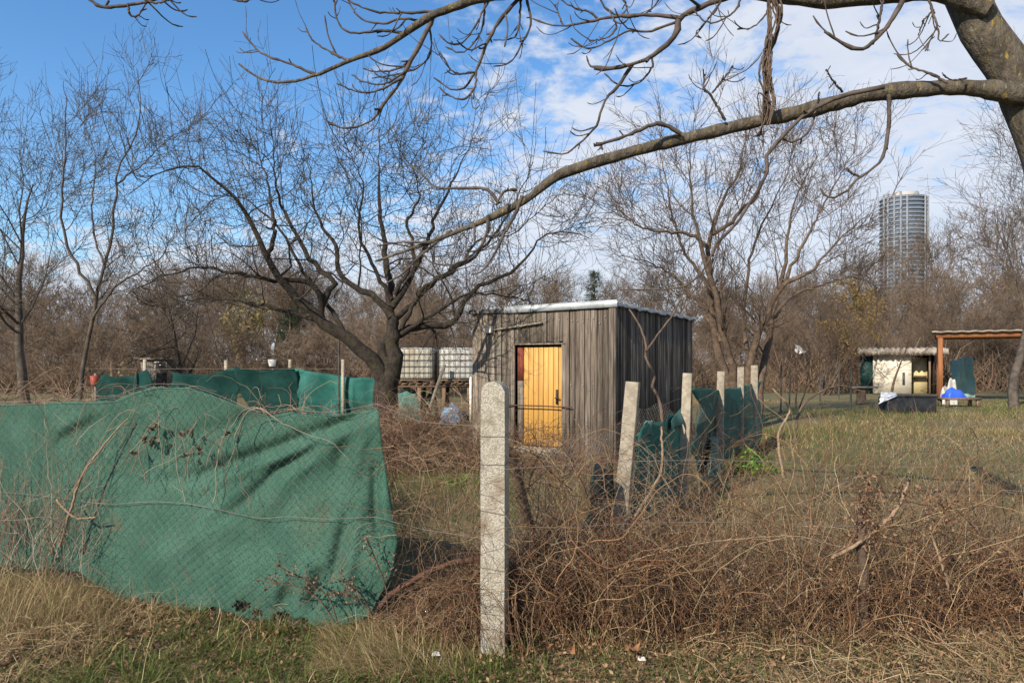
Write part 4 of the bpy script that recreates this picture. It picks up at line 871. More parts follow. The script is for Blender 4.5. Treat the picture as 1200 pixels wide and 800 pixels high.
for ub, D, hh, lab in ((697, 60, 9.7, 'dark conifer top showing just above the shed roof'), (340, 48, 5.5, 'small dark conifer in the thicket left of the apple trunk')):
    base = gnd(ub, D); t = empty('conifer', base, lab, 'tree')
    obj('trunk', MB().tube(np.array([[0, 0, -.05], [0, 0, hh * .6], [0, 0, hh]]), [.16, .1, .02], 6).mesh('trunk'), M['bark_red'], t)
    nb_ = 150; z = np.sort(rc.uniform(.18, .99, nb_)) * hh; az = rc.uniform(0, 6.28, nb_); L = (hh - z) * .26 + .35
    P, R = strands(np.stack([0 * z, 0 * z, z], -1), np.stack([np.cos(az), np.sin(az), 0 * z + .25], -1), L, 6, .08, (0, 0, -.06), rc, np.full(nb_, .02))
    nd = grow(P, R, 13, (.2, .6), 55, -.03, .1, 3, rc, .8, .1, 1., .016)
    tube_obj('crown', [(P, R, 3), (*nd, 3)], M['needle'], t)

# ------------------------------------------------------------------ tower
TWD = 600.0; tbx = (1059 - 600) / FPX * TWD; ppm = TWD / FPX
tower = empty('round_tower', (tbx, TWD, 0), 'tall round glass high-rise with white floor bands above the thicket', 'building')
rx, ry = 26 * ppm, 17.0; top_z = EYE + (HORIZ - 229) * ppm
ang = np.linspace(0, 2 * math.pi, 49)[:-1]
def ring(rx, ry, z0, z1):
    V = [[rx * math.cos(a) if True else 0, ry * math.sin(a), z] for z in (z0, z1) for a in ang]
    n = len(ang); return np.array(V), np.array([[k, (k + 1) % n, n + (k + 1) % n, n + k] for k in range(n)])
def slab(rx, ry, z0, z1):
    n = len(ang); V = [[r_ * rx * math.cos(a), r_ * ry * math.sin(a), z] for z, r_ in ((z0, .9), (z0, 1), (z1, 1), (z1, .9)) for a in ang]
    return np.array(V), np.array([[l * n + k, l * n + (k + 1) % n, (l + 1) * n + (k + 1) % n, (l + 1) * n + k] for l in range(3) for k in range(n)])
V, Q = ring(rx * .95, ry * .95, 0, top_z - 3); obj('glass_wall', mesh_np('glass_wall', V, Q, smooth=True), M['glass_tower'], tower)
for k, z in enumerate(np.arange(4, top_z - 3, 3.5)):
    f_ = 1.0 + .012 * math.sin(k * .7); V, Q = slab(rx * f_, ry * f_, z, z + 0.9); obj('floor_band', mesh_np('floor_band', V, Q), M['tower_white'], tower)
for a in (-2.72, -2.42, -2.15, -1.9, -1.02, -.75, -2.95):
    obj('fin', MB().bar((rx * 1.0 * math.cos(a), ry * 1.0 * math.sin(a), 0), (rx * 1.0 * math.cos(a), ry * 1.0 * math.sin(a), top_z - (3 if a > -2 else 0)), 1.3, 1.3).mesh('fin'), M['tower_white'], tower)
V, Q = ring(rx * .62, ry * .62, top_z - 3, top_z + 1.5); n_ = len(ang); obj('roof_core', mesh_np('roof_core', V, Q), M['tower_grey'], tower)
me = bpy.data.meshes.new('roof'); me.from_pydata([(rx * .96 * math.cos(a), ry * .96 * math.sin(a), top_z - 2.9) for a in ang], [], [list(range(48))]); obj('roof', me, M['tower_grey'], tower)

# ------------------------------------------------------------------ huts and yard clutter on the right
HD = 36.0; k36 = HD / FPX
hb = gnd(1023, HD)
hut = empty('whitewashed_hut', hb, 'low whitewashed garden hut with grey flat roof by the thicket', 'hut', math.radians(-27))
obj('wall', MB().box(0, 39 * k36, 0, .12, 0, 2.0).mesh('wall'), M['plaster'], hut)
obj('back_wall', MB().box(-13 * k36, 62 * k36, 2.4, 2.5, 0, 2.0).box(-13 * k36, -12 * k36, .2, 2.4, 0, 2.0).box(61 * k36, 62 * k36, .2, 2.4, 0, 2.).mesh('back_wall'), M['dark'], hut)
obj('boarded_wall', MB().box(-13 * k36, -.005, .1, .2, 0, 1.95).mesh('boarded_wall'), M['tarp_black'], hut)
obj('porch_wall', MB().box(39.5 * k36, 56 * k36, .9, 1.0, 0, 1.85).mesh('porch_wall'), M['cream'], hut)
obj('porch_shelf', MB().box(40 * k36, 55 * k36, .5, .89, .85, .93).mesh('porch_shelf'), M['beam'], hut)
obj('slot_window', MB().box(30 * k36, 32.5 * k36, -.02, -.001, .45, 1.1).mesh('slot_window'), M['pane'], hut)
obj('hut_post', MB().box(56 * k36, 58 * k36, .0, .1, 0, 1.95).mesh('hut_post'), M['beam'], hut)
fx = np.linspace(-16 * k36, 74 * k36, 60); Vr = []
for q, xx in enumerate(fx):
    w2 = .05 * math.sin(q * 1.6); Vr += [[xx, -.5 + .04 * math.sin(q * 2.1), 2.02 + w2], [xx, -.5, 2.30 + w2], [xx, 2.8, 2.45 + w2], [xx, 2.8, 2.2]]
obj('roof', mesh_np('roof', Vr, [[i * 4 + j, i * 4 + 4 + j, i * 4 + 4 + (j + 1) % 4, i * 4 + (j + 1) % 4] for i in range(59) for j in range(4)]), M['asbestos'], hut)

PD = 28.0; kp = PD / FPX
pb_ = gnd(1102, PD)
perg = empty('timber_pergola', pb_, 'open orange-brown timber frame with flat roof at the right edge', 'pergola', math.radians(-31))
for x, y in ((0, 0), (3.6, 0), (0, 2.6), (3.6, 2.6)): obj('post', MB().box(x - .09, x + .09, y - .09, y + .09, 0, 2.62).mesh('post'), M['rustwood'], perg)
for y in (0, 2.6): obj('beam', MB().box(-.15, 3.75, y - .08, y + .08, 2.62, 2.82).mesh('beam'), M['rustwood'], perg)
Vr = []
for q, xx in enumerate(np.linspace(-.3, 3.9, 40)):
    w2 = .03 * math.sin(q * 1.5); Vr += [[xx, -.25, 2.83 + w2 * .5], [xx, -.25, 2.89 + w2 * .5], [xx, 2.9, 2.93 + w2], [xx, 2.9, 2.84 + w2]]
obj('roof', mesh_np('roof', Vr, [[i * 4 + j, i * 4 + 4 + j, i * 4 + 4 + (j + 1) % 4, i * 4 + (j + 1) % 4] for i in range(39) for j in range(4)]), M['asbestos'], perg)
sheet('teal_foil', [px(1118, 422, PD + 2.75), px(1136, 418, PD + 2.75), px(1140, 467, PD + 2.75), px(1112, 467, PD + 2.75)], M['teal'], 'faded teal foil draped at the back of the timber pergola', seed=81, amp=.16, n=(22, 22), ragged=.25, cat='foil')
CD = 22.0; kc = CD / FPX
cr = empty('black_box', gnd(1063, CD), 'long black plastic garden box on the grass before the hut', 'box')
bevel(obj('body', MB().box(-.78, .78, -.3, .3, 0, .50, j=.01).mesh('body'), M['blackbox'], cr), .03, 2)
bevel(obj('lid', MB().box(-.5, .81, -.33, .33, .503, .56, j=.01).mesh('lid'), M['blackbox'], cr), .02, 2)
sheet('white_foil', [px(1032, 459, CD - .2), px(1052, 459, CD + .1), px(1050, 464, CD - .34), px(1030, 473, CD - .4)], M['whitefoil'], 'crumpled white foil draped over the end of the black box', seed=83, amp=.03, n=(16, 12), cat='foil')
sd_ = 26.7; stb = empty('stump_table', gnd(1011, sd_), 'board laid on a tree stump as table beside the hut', 'table')
obj('table_top', MB().box(-.5, .45, -.28, .28, .62, .68, j=.008).mesh('table_top'), M['greywood'], stb)
obj('stump', MB().tube(np.array([[-.05, 0, 0], [-.05, .01, .3], [-.03, 0, .618]]), [.21, .17, .18], 9).mesh('stump'), M['bark_red'], stb)
bd = 25.0; bt = empty('low_bench', gnd(1122, bd), 'low wooden bench holding blue foil by the pergola', 'bench')
obj('seat', MB().box(-.6, .7, -.3, .3, .26, .33, j=.006).mesh('seat'), M['beam'], bt)
for x in (-.5, .6):
    for y in (-.22, .22): obj('leg', MB().box(x - .05, x + .05, y - .05, y + .05, 0, .258).mesh('leg'), M['beam'], bt)
crumple('blue_foil', gnd(1118, bd) + [0, 0, .332], (.75, .5, .26), M['blue'], 'crumpled blue foil heaped on the low bench', 'foil', 85, 1.)
crumple('white_bag', gnd(1112, bd + 1.2), (.5, .4, .75), M['ibc_clean'], 'small grey-white sack behind the low bench', 'sack', 86, 1.)
for q, (u, v, D) in enumerate(((997, 431, 23.5), (983, 426, 30.), (915, 428, 21.5), (925, 432, 24.5), (961, 436, 28.))):
    labs = ['thin grey metal pole nearest the stump table', 'thin grey metal pole just left of the stump table', 'leftmost thin metal pole right of the garden tree', 'second thin metal pole from the garden tree', 'short thin metal pole in the middle of the yard']
    g = gnd(u, D); obj('metal_pole', MB().tube(np.array([[0, 0, -.02], [.01, 0, .8], [.015, 0, EYE + (HORIZ - v) / FPX * D]]), [.03, .03, .028], 6).mesh('metal_pole'), M['cage'], label=labs[q], cat='pole', loc=tuple(g))
g = gnd(972, 45.); tpo = empty('clothes_pole', g, 'pale T-shaped clothes line pole at the back of the yard', 'pole')
obj('upright', MB().bar((0, 0, 0), (.12, 0, 2.05), .09).mesh('upright'), M['greywood'], tpo); obj('crossbar', MB().bar((-.35, 0, 2.12), (.55, 0, 2.08), .1).mesh('crossbar'), M['greywood'], tpo)
sheet('white_rag', [px(931, 402, 23.9), px(938, 406, 23.9), px(943, 413, 23.9), px(934, 414, 23.9)], M['whitefoil'], 'small white rag caught in sapling twigs in the right yard', seed=87, amp=.06, n=(14, 14), ragged=.6, cat='rag')
# left huts
g = gnd(143, 40.); h1 = empty('yellow_hut', g, 'narrow yellow gabled hut far left behind the back fence', 'hut', math.radians(28))
obj('wall', mesh_np('wall', [[-.6, 0, 0], [.45, 0, 0], [.45, 0, 1.9], [-.1, 0, 2.5], [-.6, 0, 1.9], [-.6, 2, 0], [.45, 2, 0], [.45, 2, 1.9], [-.1, 2, 2.5], [-.6, 2, 1.9]], [[0, 1, 2, 4], [0, 4, 9, 5], [1, 6, 7, 2], [6, 5, 9, 7]], [[4, 2, 3], [9, 8, 7]]), M['cream'], h1)
obj('roof', MB().bar((-.75, 1, 1.82), (-.08, 1, 2.6), 2.5, .07).bar((-.12, 1, 2.6), (.6, 1, 1.82), 2.5, .07).mesh('roof'), M['asbestos'], h1)
obj('door', MB().box(-.52, -.3, -.04, -.005, 0, 1.7).mesh('door'), M['beam'], h1)
g = gnd(186, 34.); h2 = empty('grey_hut', g, 'small grey hut with a window left of the orchard tree', 'hut')
obj('wall', MB().box(-.9, .55, 0, 1.6, 0, 1.75).mesh('wall'), M['greywood'], h2); obj('roof', MB().box(-1.05, .7, -.15, 1.75, 1.752, 1.84).mesh('roof'), M['asbestos'], h2)
wn_ = obj('window', MB().box(-.2, .42, -.03, -.004, 1.2, 1.68).mesh('window'), M['white'], h2); obj('pane', MB().box(-.14, .36, -.045, -.031, 1.25, 1.63).mesh('pane'), M['pane'], wn_)
obj('opening_shade_panel', MB().box(-.12, .4, -.02, -.003, 0, 1.1).mesh('opening_shade_panel'), M['dark'], h2)  # dark panel on the solid wall, painting the shade of an opening
def bucket(u, v, D, r, h, mat, label, hang):
    z = EYE + (HORIZ - v) / FPX * D; g = gnd(u, D); t = empty('bucket', (g[0], g[1], 0), label, 'bucket')
    a = np.linspace(0, 2 * math.pi, 15)[:-1]; V = [[rr * math.cos(q), rr * math.sin(q), zz] for zz, rr in ((z - h, r * .75), (z, r), (z, r * .93), (z - h + .02, r * .7)) for q in a]
    Q = [[l * 14 + k, l * 14 + (k + 1) % 14, (l + 1) * 14 + (k + 1) % 14, (l + 1) * 14 + k] for l in range(3) for k in range(14)]
    obj('body', mesh_np('body', V, Q), mat, t); obj('stake', MB().bar((0, r * .4, 0), (0, r * .4, z + .05), .05).mesh('stake'), M['greywood'], t)
bucket(319, 421, 24., .14, .24, M['white'], 'white bucket on a stake behind the back fence', True)
bucket(111, 440, 15.5, .10, .2, M['red'], 'red plastic pot on a stake at the far left fence end', True)

# ------------------------------------------------------------------ brambles and dry vines
BR = [(.150, .080, .042), (.19, .108, .056), (.085, .047, .027), (.23, .14, .074), (.34, .245, .14), (.055, .033, .021), (.115, .057, .032), (.145, .072, .040)]
def vine_obj(name, arrs, label, cat, cols, rng, S=3):
    Vs, Qs, Cs, n = [], [], [], 0
    for P, R in arrs:
        V, Q = tubes(P, R, S); Vs.append(V); Qs.append(Q + n); n += len(V); Cs.append(tube_col(pick(cols, len(P), rng), P.shape[1], S))
    return obj(name, mesh_np(name, np.concatenate(Vs), np.concatenate(Qs), col=np.concatenate(Cs)), M['vcol'], label=label, cat=cat, kind='stuff')
rv = np.random.default_rng(91)
def along_right(n, u0, u1, dlo, dhi):
    u = rv.uniform(u0, u1, n); D = right_D(u) + rv.uniform(dlo, dhi, n); return np.stack([(u - 600) / FPX * D, D, 0 * D], -1), u
# dense matted brush at the foot of the right fence
n = 7400; p0, u = along_right(n, 598, 1215, -.12, .75); cf = NF(93, 14, 4., 14.); k_ = cf(p0[:, 0], p0[:, 1] * .5) > rv.normal(.08, .35, n); p0, u = p0[k_], u[k_]; n = len(u)
hmax = np.interp(u, [598, 640, 760, 860, 960, 1060, 1200], [.48, .56, .55, .46, .34, .36, .42]); p0[:, 2] = rv.uniform(0, 1, n) ** .8 * hmax
d = rv.normal(size=(n, 3)) * [.6, .5, .5] + np.array([0, -.1, -.25])
A1 = strands(p0, d, rv.uniform(.2, .6, n), 8, .30, lambda t, p: np.stack([0 * p[:, 0], 0 * p[:, 0], -.10 + 0 * p[:, 0]], -1), rv, rv.uniform(.0012, .0032, n))
# upright and arching stems
n = 1300; p0, u = along_right(n, 598, 1215, -.1, .8)
A2 = strands(p0, rv.normal(size=(n, 3)) * [.35, .3, .1] + [0, 0, 1], rv.uniform(.35, .95, n), 13, .13, lambda t, p: np.array([0, 0, .03 - .16 * t]), rv, rv.uniform(.0012, .003, n))
# long curly vines over the mesh
n = 210; p0, u = along_right(n, 620, 1215, -.08, .5); p0[:, 2] = rv.uniform(.1, .8, n)
A3 = strands(p0, rv.normal(size=(n, 3)) * [1., .25, .8] + [0, 0, .4], rv.uniform(.5, 1.25, n), 26, .15, lambda t, p: np.stack([0 * p[:, 0], 0 * p[:, 0], np.where(p[:, 2] > .95, -.14, .02)], -1), rv, rv.uniform(.0016, .0042, n))
n = 150; p0, u = along_right(n, 600, 1215, -.12, .6)
A3b = strands(p0, rv.normal(size=(n, 3)) * [.45, .3, .1] + [0, 0, 1], rv.uniform(.3, .85, n), 14, .12, lambda t, p: np.array([0, 0, .0 - .12 * t]), rv, rv.uniform(.003, .006, n), .5)
n = 300; p0, u = along_right(n, 640, 1215, -.08, .9)
A2b = strands(p0, rv.normal(size=(n, 3)) * [.4, .25, .08] + [0, 0, 1], rv.uniform(.6, 1.2, n), 16, .12, lambda t, p: np.array([0, 0, .02 - .15 * t]), rv, rv.uniform(.0012, .0026, n))
vine_obj('pale_stems', [A2b, grow(A2b[0], A2b[1], 4, (.05, .2), 45, .03, .12, 5, rv, .65, .2, .98, .001)], 'taller loose straw-coloured stems standing in the right brush', 'weeds', [(.40, .31, .18), (.33, .24, .13), (.27, .18, .10)], rv)
A3c = grow(A3[0], A3[1], 6, (.03, .16), 50, .0, .12, 4, rv, .7, .1, .98, .0011); A3d = grow(A3b[0], A3b[1], 7, (.04, .2), 48, .03, .12, 5, rv, .5, .2, .98, .0012); A3e = grow(A2[0], A2[1], 2, (.03, .14), 45, .02, .12, 4, rv, .7, .2, .98, .001)
vine_obj('dry_brush', [A1, A2, A3, A3b, A3c, A3d, A3e], 'matted brown dry vines smothering the right foreground fence', 'brush', BR, rv)
# beyond the right fence: loose canes over the grass
n = 560; u = rv.uniform(640, 1230, n); D = rv.uniform(4.6, 8.5, n); keep = (u - 600) / FPX > .512 - 2.041 / D - .25; p0 = np.stack([(u - 600) / FPX * D, D, 0 * D], -1)[keep]; n = len(p0)
A4 = strands(p0, rv.normal(size=(n, 3)) * [.8, .5, .3] + [0, 0, .8], rv.uniform(.25, .95, n), 9, .18, lambda t, p: np.array([0, 0, .02 - .2 * t]), rv, rv.uniform(.0014, .0034, n))
A4b = grow(A4[0], A4[1], 4, (.05, .25), 48, .0, .12, 5, rv, .65, .1, .98, .0013)
vine_obj('loose_canes', [A4, A4b], 'loose thorny canes sprawling over the grass behind the right fence', 'brush', BR, rv)
# vines on the side fence
n = 360; s = rv.uniform(.2, 9.4, n); p0 = np.stack([C0[0] + sd[0] * s, C0[1] + sd[1] * s, rv.uniform(0, .9, n) ** 1.3], -1); p0[:, :2] += rv.normal(0, .08, (n, 2))
A5 = strands(p0, rv.normal(size=(n, 3)) * [.6, .8, .7] + [0, 0, .4], rv.uniform(.3, 1.1, n), 12, .21, lambda t, p: np.stack([0 * p[:, 0], 0 * p[:, 0], np.where(p[:, 2] > 1.05, -.16, .01)], -1), rv, rv.uniform(.0016, .0042, n))
n = 260; s = rv.uniform(.2, 4.4, n); p0 = np.stack([C0[0] + sd[0] * s, C0[1] + sd[1] * s, rv.uniform(0, .45, n)], -1); p0[:, :2] += rv.normal(0, .16, (n, 2))
A6 = strands(p0, rv.normal(size=(n, 3)), rv.uniform(.2, .6, n), 10, .3, (0, 0, -.08), rv, rv.uniform(.0012, .003, n))
A5b = grow(A5[0], A5[1], 3, (.04, .2), 48, .0, .12, 5, rv, .65, .1, .98, .0013)
vine_obj('fence_vines', [A5, A5b, A6], 'curly dry vines woven through the side fence mesh', 'vine', BR, rv)
# heap of vines in the garden between tarp and shed
def heap(c, sx, sy, h, n, L, seed, cols=BR, rr=(.0022, .0050), K=10):
    r = np.random.default_rng(seed); a = r.uniform(0, 6.28, n); q = np.sqrt(r.random(n)); p0 = np.stack([c[0] + np.cos(a) * q * sx, c[1] + np.sin(a) * q * sy, h * r.random(n) ** .7 * np.sqrt(np.maximum(1 - q ** 2, .05))], -1)
    return strands(p0, r.normal(size=(n, 3)) * [1, 1, .7] + [0, 0, .25], r.uniform(*L, n), K, .26, lambda t, p: np.stack([0 * p[:, 0], 0 * p[:, 0], np.where(p[:, 2] > h * .95, -.3, -.03)], -1), r, r.uniform(*rr, n))
PINK = [(.22, .135, .09), (.17, .105, .068), (.30, .215, .145), (.12, .072, .046)]
vine_obj('bramble_heap', [heap(gnd(500, 10.2), 1.0, .45, 1.0, 1100, (.4, 1.1), 5), heap(gnd(470, 10.0), .7, .4, .95, 500, (.4, 1.1), 6)], 'heap of pinkish dry vines at the foot of the apple tree', 'brush', PINK, rv)
vine_obj('bramble_hedge', [heap(gnd(u, 6.6 + .3 * math.sin(u)), .62, .5, np.interp(u, [-20, 130, 190, 300, 440], [1.40, 1.38, 1.30, 1.2, 1.2]) + .05 * math.sin(u * .7), 290, (.3, .9), 100 + k) for k, u in enumerate(range(-20, 440, 52))], 'low bramble hedge showing above the top of the big tarp', 'brush', PINK, rv)
vine_obj('door_brush', [heap(gnd(628, 9.9), .75, .3, .72, 480, (.3, .8), 9, [(.085, .062, .05), (.12, .085, .065), (.2, .15, .12)], (.002, .0045)), heap(gnd(700, 8.6), 1.0, .6, .42, 320, (.3, .7), 10)], 'dark dry brush piled before the yellow door', 'brush', BR, rv)
# thin dry stems in the open garden by the post
n = 480; u = rv.uniform(448, 720, n); D = rv.uniform(4.2, 7.6, n); ok = (u - 600) / FPX < .512 - 2.041 / D; p0 = np.stack([(u - 600) / FPX * D, D, 0 * D], -1)[ok]; n = len(p0)
A7 = strands(p0, rv.normal(size=(n, 3)) * [.35, .35, .1] + [0, 0, 1], rv.uniform(.3, 1.0, n), 12, .12, lambda t, p: np.array([0, 0, .02 - .14 * t]), rv, rv.uniform(.0010, .0026, n))
vine_obj('dry_stems', [A7], 'thin tan dry stems standing between the tarp and the concrete post', 'weeds', [(.26, .19, .115), (.32, .25, .16), (.19, .135, .085), (.22, .13, .08)], rv)
# brush left of the post, over the rusty hoop, and hanging behind it
n = 2100; u = rv.uniform(452, 606, n); D = left_D(u) + rv.uniform(-.16, .3, n); hm = np.interp(u, [452, 500, 560, 606], [.08, .33, .45, .46]); D = np.where(u > 556, np.maximum(D, left_D(u) + .09), D); p0 = np.stack([(u - 600) / FPX * D, D, hm * rv.random(n) ** .7], -1)
A8 = strands(p0, rv.normal(size=(n, 3)) * [.8, .5, .7] + [-.1, -.1, -.3], rv.uniform(.12, .45, n), 8, .36, (0, 0, -.16), rv, rv.uniform(.001, .0024, n))
n = 230; u = rv.uniform(445, 580, n); D = left_D(u) + rv.uniform(-.05, .3, n); p0 = np.stack([(u - 600) / FPX * D, D, rv.uniform(.4, 1.2, n)], -1)
A9 = strands(p0, rv.normal(size=(n, 3)) * [.7, .25, .6], rv.uniform(.3, .8, n), 16, .25, (0, 0, -.05), rv, rv.uniform(.001, .0022, n))
vine_obj('hanging_vines', [A8, A9], 'dry reddish vines hanging between the tarp edge and the post', 'vine', [(.16, .09, .052), (.21, .13, .075), (.10, .058, .034), (.30, .215, .13), (.07, .042, .026)], rv)
# vines climbing over the left end of the tarp
n = 150; u = np.concatenate([rv.uniform(-20, 105, n - 30), rv.uniform(60, 300, 30)]); D = left_D(u) - rv.uniform(.03, .16, n); p0 = np.stack([(u - 600) / FPX * D, D, rv.uniform(0, .5, n)], -1); p0[-30:, 2] = rv.uniform(.7, 1.2, 30)
A10 = strands(p0, rv.normal(size=(n, 3)) * [.35, .05, .3] + [.15, .0, 1.], rv.uniform(.4, 1.0, n), 24, .13, lambda t, p: np.stack([0 * p[:, 0], .12 * ((3.8 + .3 * (-p[:, 0] - .095)) - .09 - p[:, 1]), np.where(p[:, 2] > 1.25, -.2, .0)], -1), rv, rv.uniform(.0014, .0036, n))
A10b = grow(A10[0], A10[1], 4, (.05, .22), 45, .0, .1, 5, rv, .65, .1, .98, .0011, bias=np.array([0, -.1, 0]))
vine_obj('tarp_vines', [A10, A10b], 'pale woody vines climbing the left end of the big tarp', 'vine', [(.26, .20, .15), (.33, .27, .21), (.2, .15, .11), (.22, .13, .09)], rv)
# individually visible canes
def cane(name, pts, r, D0, D1, label, mat, cat='branch', K=40, S=6):
    P, R = traced(pts, r, D0, D1, K, .0022, rv); return obj(name, mesh_np(name, *tubes((P - P[0])[None], R[None], S), smooth=True), mat, label=label, cat=cat, loc=tuple(P[0]))
cane('wall_vine', [(776, 565), (776, 495), (772, 467), (764, 452), (767, 440), (757, 420), (757, 405), (750, 382), (737, 362)], (2.2, 2., 1.6, 1.), 7.9, 8.6, 'reddish winding vine rising before the dark shed side', M['bark_red'], 'vine')
cane('wall_vine', [(757, 412), (768, 396), (780, 380), (790, 366), (800, 345)], (1.4, 1.2, .9), 8.3, 8.8, 'thin vine shoot branching right across the shed roof edge', M['bark_red'], 'vine')
cane('dead_branch', [(976, 652), (1000, 640), (1030, 618), (1052, 594), (1066, 560)], (2.4, 2.2, 2.6, 2.2, 1.2), 3.92, 3.98, 'pale dead branch lying across the right front fence', M['tanwood'])
cane('arching_cane', [(846, 690), (870, 640), (905, 600), (950, 585), (1000, 560), (1030, 555)], (.9, .8, .6), 4.2, 4.5, 'long thin cane arching over the right brush', M['tanwood'])
cane('arching_cane', [(745, 655), (800, 640), (860, 632), (930, 628), (985, 640)], (.9, .8, .6), 3.9, 3.92, 'nearly level tan cane low across the right fence', M['tanwood'])
cane('woody_vine', [(724, 660), (742, 610), (765, 572), (776, 545), (775, 500)], (2., 1.8, 1.2), 5.0, 5.9, 'tan woody vine slanting up beside the leaning post', M['tanwood'], 'vine')
cane('woody_vine', [(930, 520), (938, 480), (960, 460), (985, 452), (1010, 458)], (1.6, 1.3, .9), 7., 7.4, 'curved woody vine above the grass in the right yard', M['bark_red'], 'vine')
cane('woody_vine', [(918, 560), (912, 510), (925, 480), (905, 455)], (1.8, 1.5, 1.), 6.8, 7., 'grey bent woody stem right of the side fence', M['tanwood'], 'vine')
cane('woody_vine', [(1106, 790), (1100, 720), (1112, 690), (1096, 640), (1085, 600)], (2., 1.8, 1.3), 3.95, 4.05, 'pale woody vine upright at the right end of the fence', M['tanwood'], 'vine')
cane('pale_cane', [(66, 585), (80, 600), (92, 607), (112, 606)], (1.4, 1.4, .9), 4.55, 4.5, 'short curved pale cane before the left end of tarp', M['tanwood'])
cane('pale_cane', [(70, 640), (82, 600), (95, 560), (115, 530), (140, 500), (150, 490)], (1.7, 1.5, 1.2, .8), 4.55, 4.5, 'long pale cane slanting up over the left end of tarp', M['tanwood'])
cane('leaning_stake', [(641, 694), (620, 615), (599, 533)], (7, 6.4, 6), 4.8, 4.15, 'dark wooden stake leaning behind the rounded concrete post', M['beam'], 'stake', 8, 5)
cane('rusty_hoop', [(440, 722), (452, 702), (470, 688), (500, 671), (530, 660), (565, 654), (592, 658), (612, 672)], (3.4, 3.8, 3.8, 3.2), 4.02, 4.02, 'rusty iron hoop arching from tarp corner to the concrete post', M['rust'], 'hoop', 40, 6)
# weeds with seed heads in front of the tarp
def seed_weed(name, stems, label, seed, D):
    r = np.random.default_rng(seed); t0 = gnd(stems[0][0][0], D); t = empty(name, t0, label, 'weed'); t.location[2] = 0
    Ps = [traced(s_, (1.0, .7), D, D - .05, 20, .002, r) for s_ in stems]
    tube_obj('stem', [(np.array([p for p, _ in Ps]) - t0, np.array([q for _, q in Ps]), 4)], M['bark_red'], t)
    br = grow(np.array([p for p, _ in Ps]), np.array([q for _, q in Ps]), 9, (.04, .13), 45, .05, .12, 5, r, .8, .35, 1., .0012); tube_obj('side_stem', [(br[0] - t0, br[1], 3)], M['bark_red'], t)
    e = np.concatenate([br[0][:, -1], br[0][:, 3], np.concatenate([p[12:] for p, _ in Ps])]); e = np.repeat(e, 3, 0) + r.normal(0, .009, (len(e) * 3, 3)); V, T = leaves(e - t0, r.uniform(.005, .013, len(e)), r, 0., .6)
    obj('seed_head', mesh_np('seed_head', V, None, T, col=np.repeat(pick([(.13, .085, .06), (.2, .14, .1)], len(e), r), 7, 0)), M['litter'], t, kind='stuff')
seed_weed('dry_weed', [[(395, 728), (385, 700), (360, 680), (322, 662)], [(392, 728), (372, 700), (345, 686), (300, 680)]], 'dry weed with seed heads before the lower right of the tarp', 11, 3.95)
seed_weed('dry_weed', [[(436, 722), (426, 700), (412, 685), (408, 680)], [(436, 722), (424, 705), (400, 695), (384, 696)]], 'dark drooping dried weed at the tarp corner near the hoop', 12, 3.95)
seed_weed('dry_weed', [[(455, 735), (452, 690), (440, 655), (428, 628)]], 'single tall dried weed before the right edge of the tarp', 13, 3.93)
# dead leaf clusters caught in mesh
def leaf_cluster(pts, n, spread, label, cols, seed, size=(.008, .02), name='dead_leaves', mat='litter'):
    r = np.random.default_rng(seed); c = np.array(pts)[r.integers(0, len(pts), n)] + r.normal(size=(n, 3)) * spread; c[:, 2] = np.maximum(c[:, 2], .01)
    V, T = leaves(c, r.uniform(*size, n), r, .1, .6)
    return obj(name, mesh_np(name, V, None, T, col=np.repeat(pick(cols, n, r), 7, 0)), M[mat], label=label, cat='leaves', kind='stuff')
lp = lambda u, v: px(u, v, left_D(u) - .07)
leaf_cluster([lp(178, 502), lp(184, 497), lp(168, 514), lp(178, 520), lp(212, 510), lp(224, 506), lp(265, 508), lp(234, 528), lp(158, 530), lp(217, 534), lp(480, 515) if False else lp(180, 515)], 130, .012, 'dry leaf clusters caught on the upper tarp mesh', [(.10, .075, .05), (.15, .10, .07), (.07, .055, .04)], 5)
rp_ = lambda u, v, d_=-.05: px(u, v, right_D(u) + d_)
leaf_cluster([rp_(1015, 560), rp_(1018, 580), rp_(1016, 600), rp_(1022, 640), rp_(1015, 570), rp_(1020, 590), rp_(1010, 610), rp_(1025, 625), rp_(1105, 590), rp_(1095, 600), rp_(1060, 575), rp_(1110, 610), rp_(1012, 560)], 620, .045, 'curled brown leaves caught high on the right fence', [(.15, .09, .055), (.21, .135, .085), (.10, .06, .04)], 6, (.006, .017))

# ------------------------------------------------------------------ grass and litter
rg = np.random.default_rng(123)
patch = NF(55, 16, .5, 3.5); patch2 = NF(56, 16, 1.5, 9.)
GREEN = np.array([(.085, .120, .024), (.11, .15, .034), (.065, .09, .02), (.14, .155, .045)]); STRAW = np.array([(.42, .32, .165), (.33, .24, .12), (.25, .17, .085), (.48, .39, .22), (.19, .125, .065)])
def grass_obj(name, p, h, w, green_p, lean, label, K=4, az=None, leanv=None):
    n = len(p); g = rg.random(n) < green_p; c = np.where(g[:, None], pick(GREEN, n, rg), pick(STRAW, n, rg)); V, Q = blades(p, h, w, rg, lean, K, az, leanv)
    return obj(name, mesh_np(name, V, Q, col=np.repeat(c, K * 2, 0)), M['grass'], label=label, cat='grass', kind='stuff')
def uvD(n, u0, u1, D0, D1):     # even over the ground area
    D = np.sqrt(rg.uniform(D0 ** 2, D1 ** 2, n)); u = rg.uniform(u0, u1, n); p = np.stack([(u - 600) / FPX * D, D, 0 * D], -1); p[:, 2] = gz(p[:, 0], p[:, 1]); return p, u, D
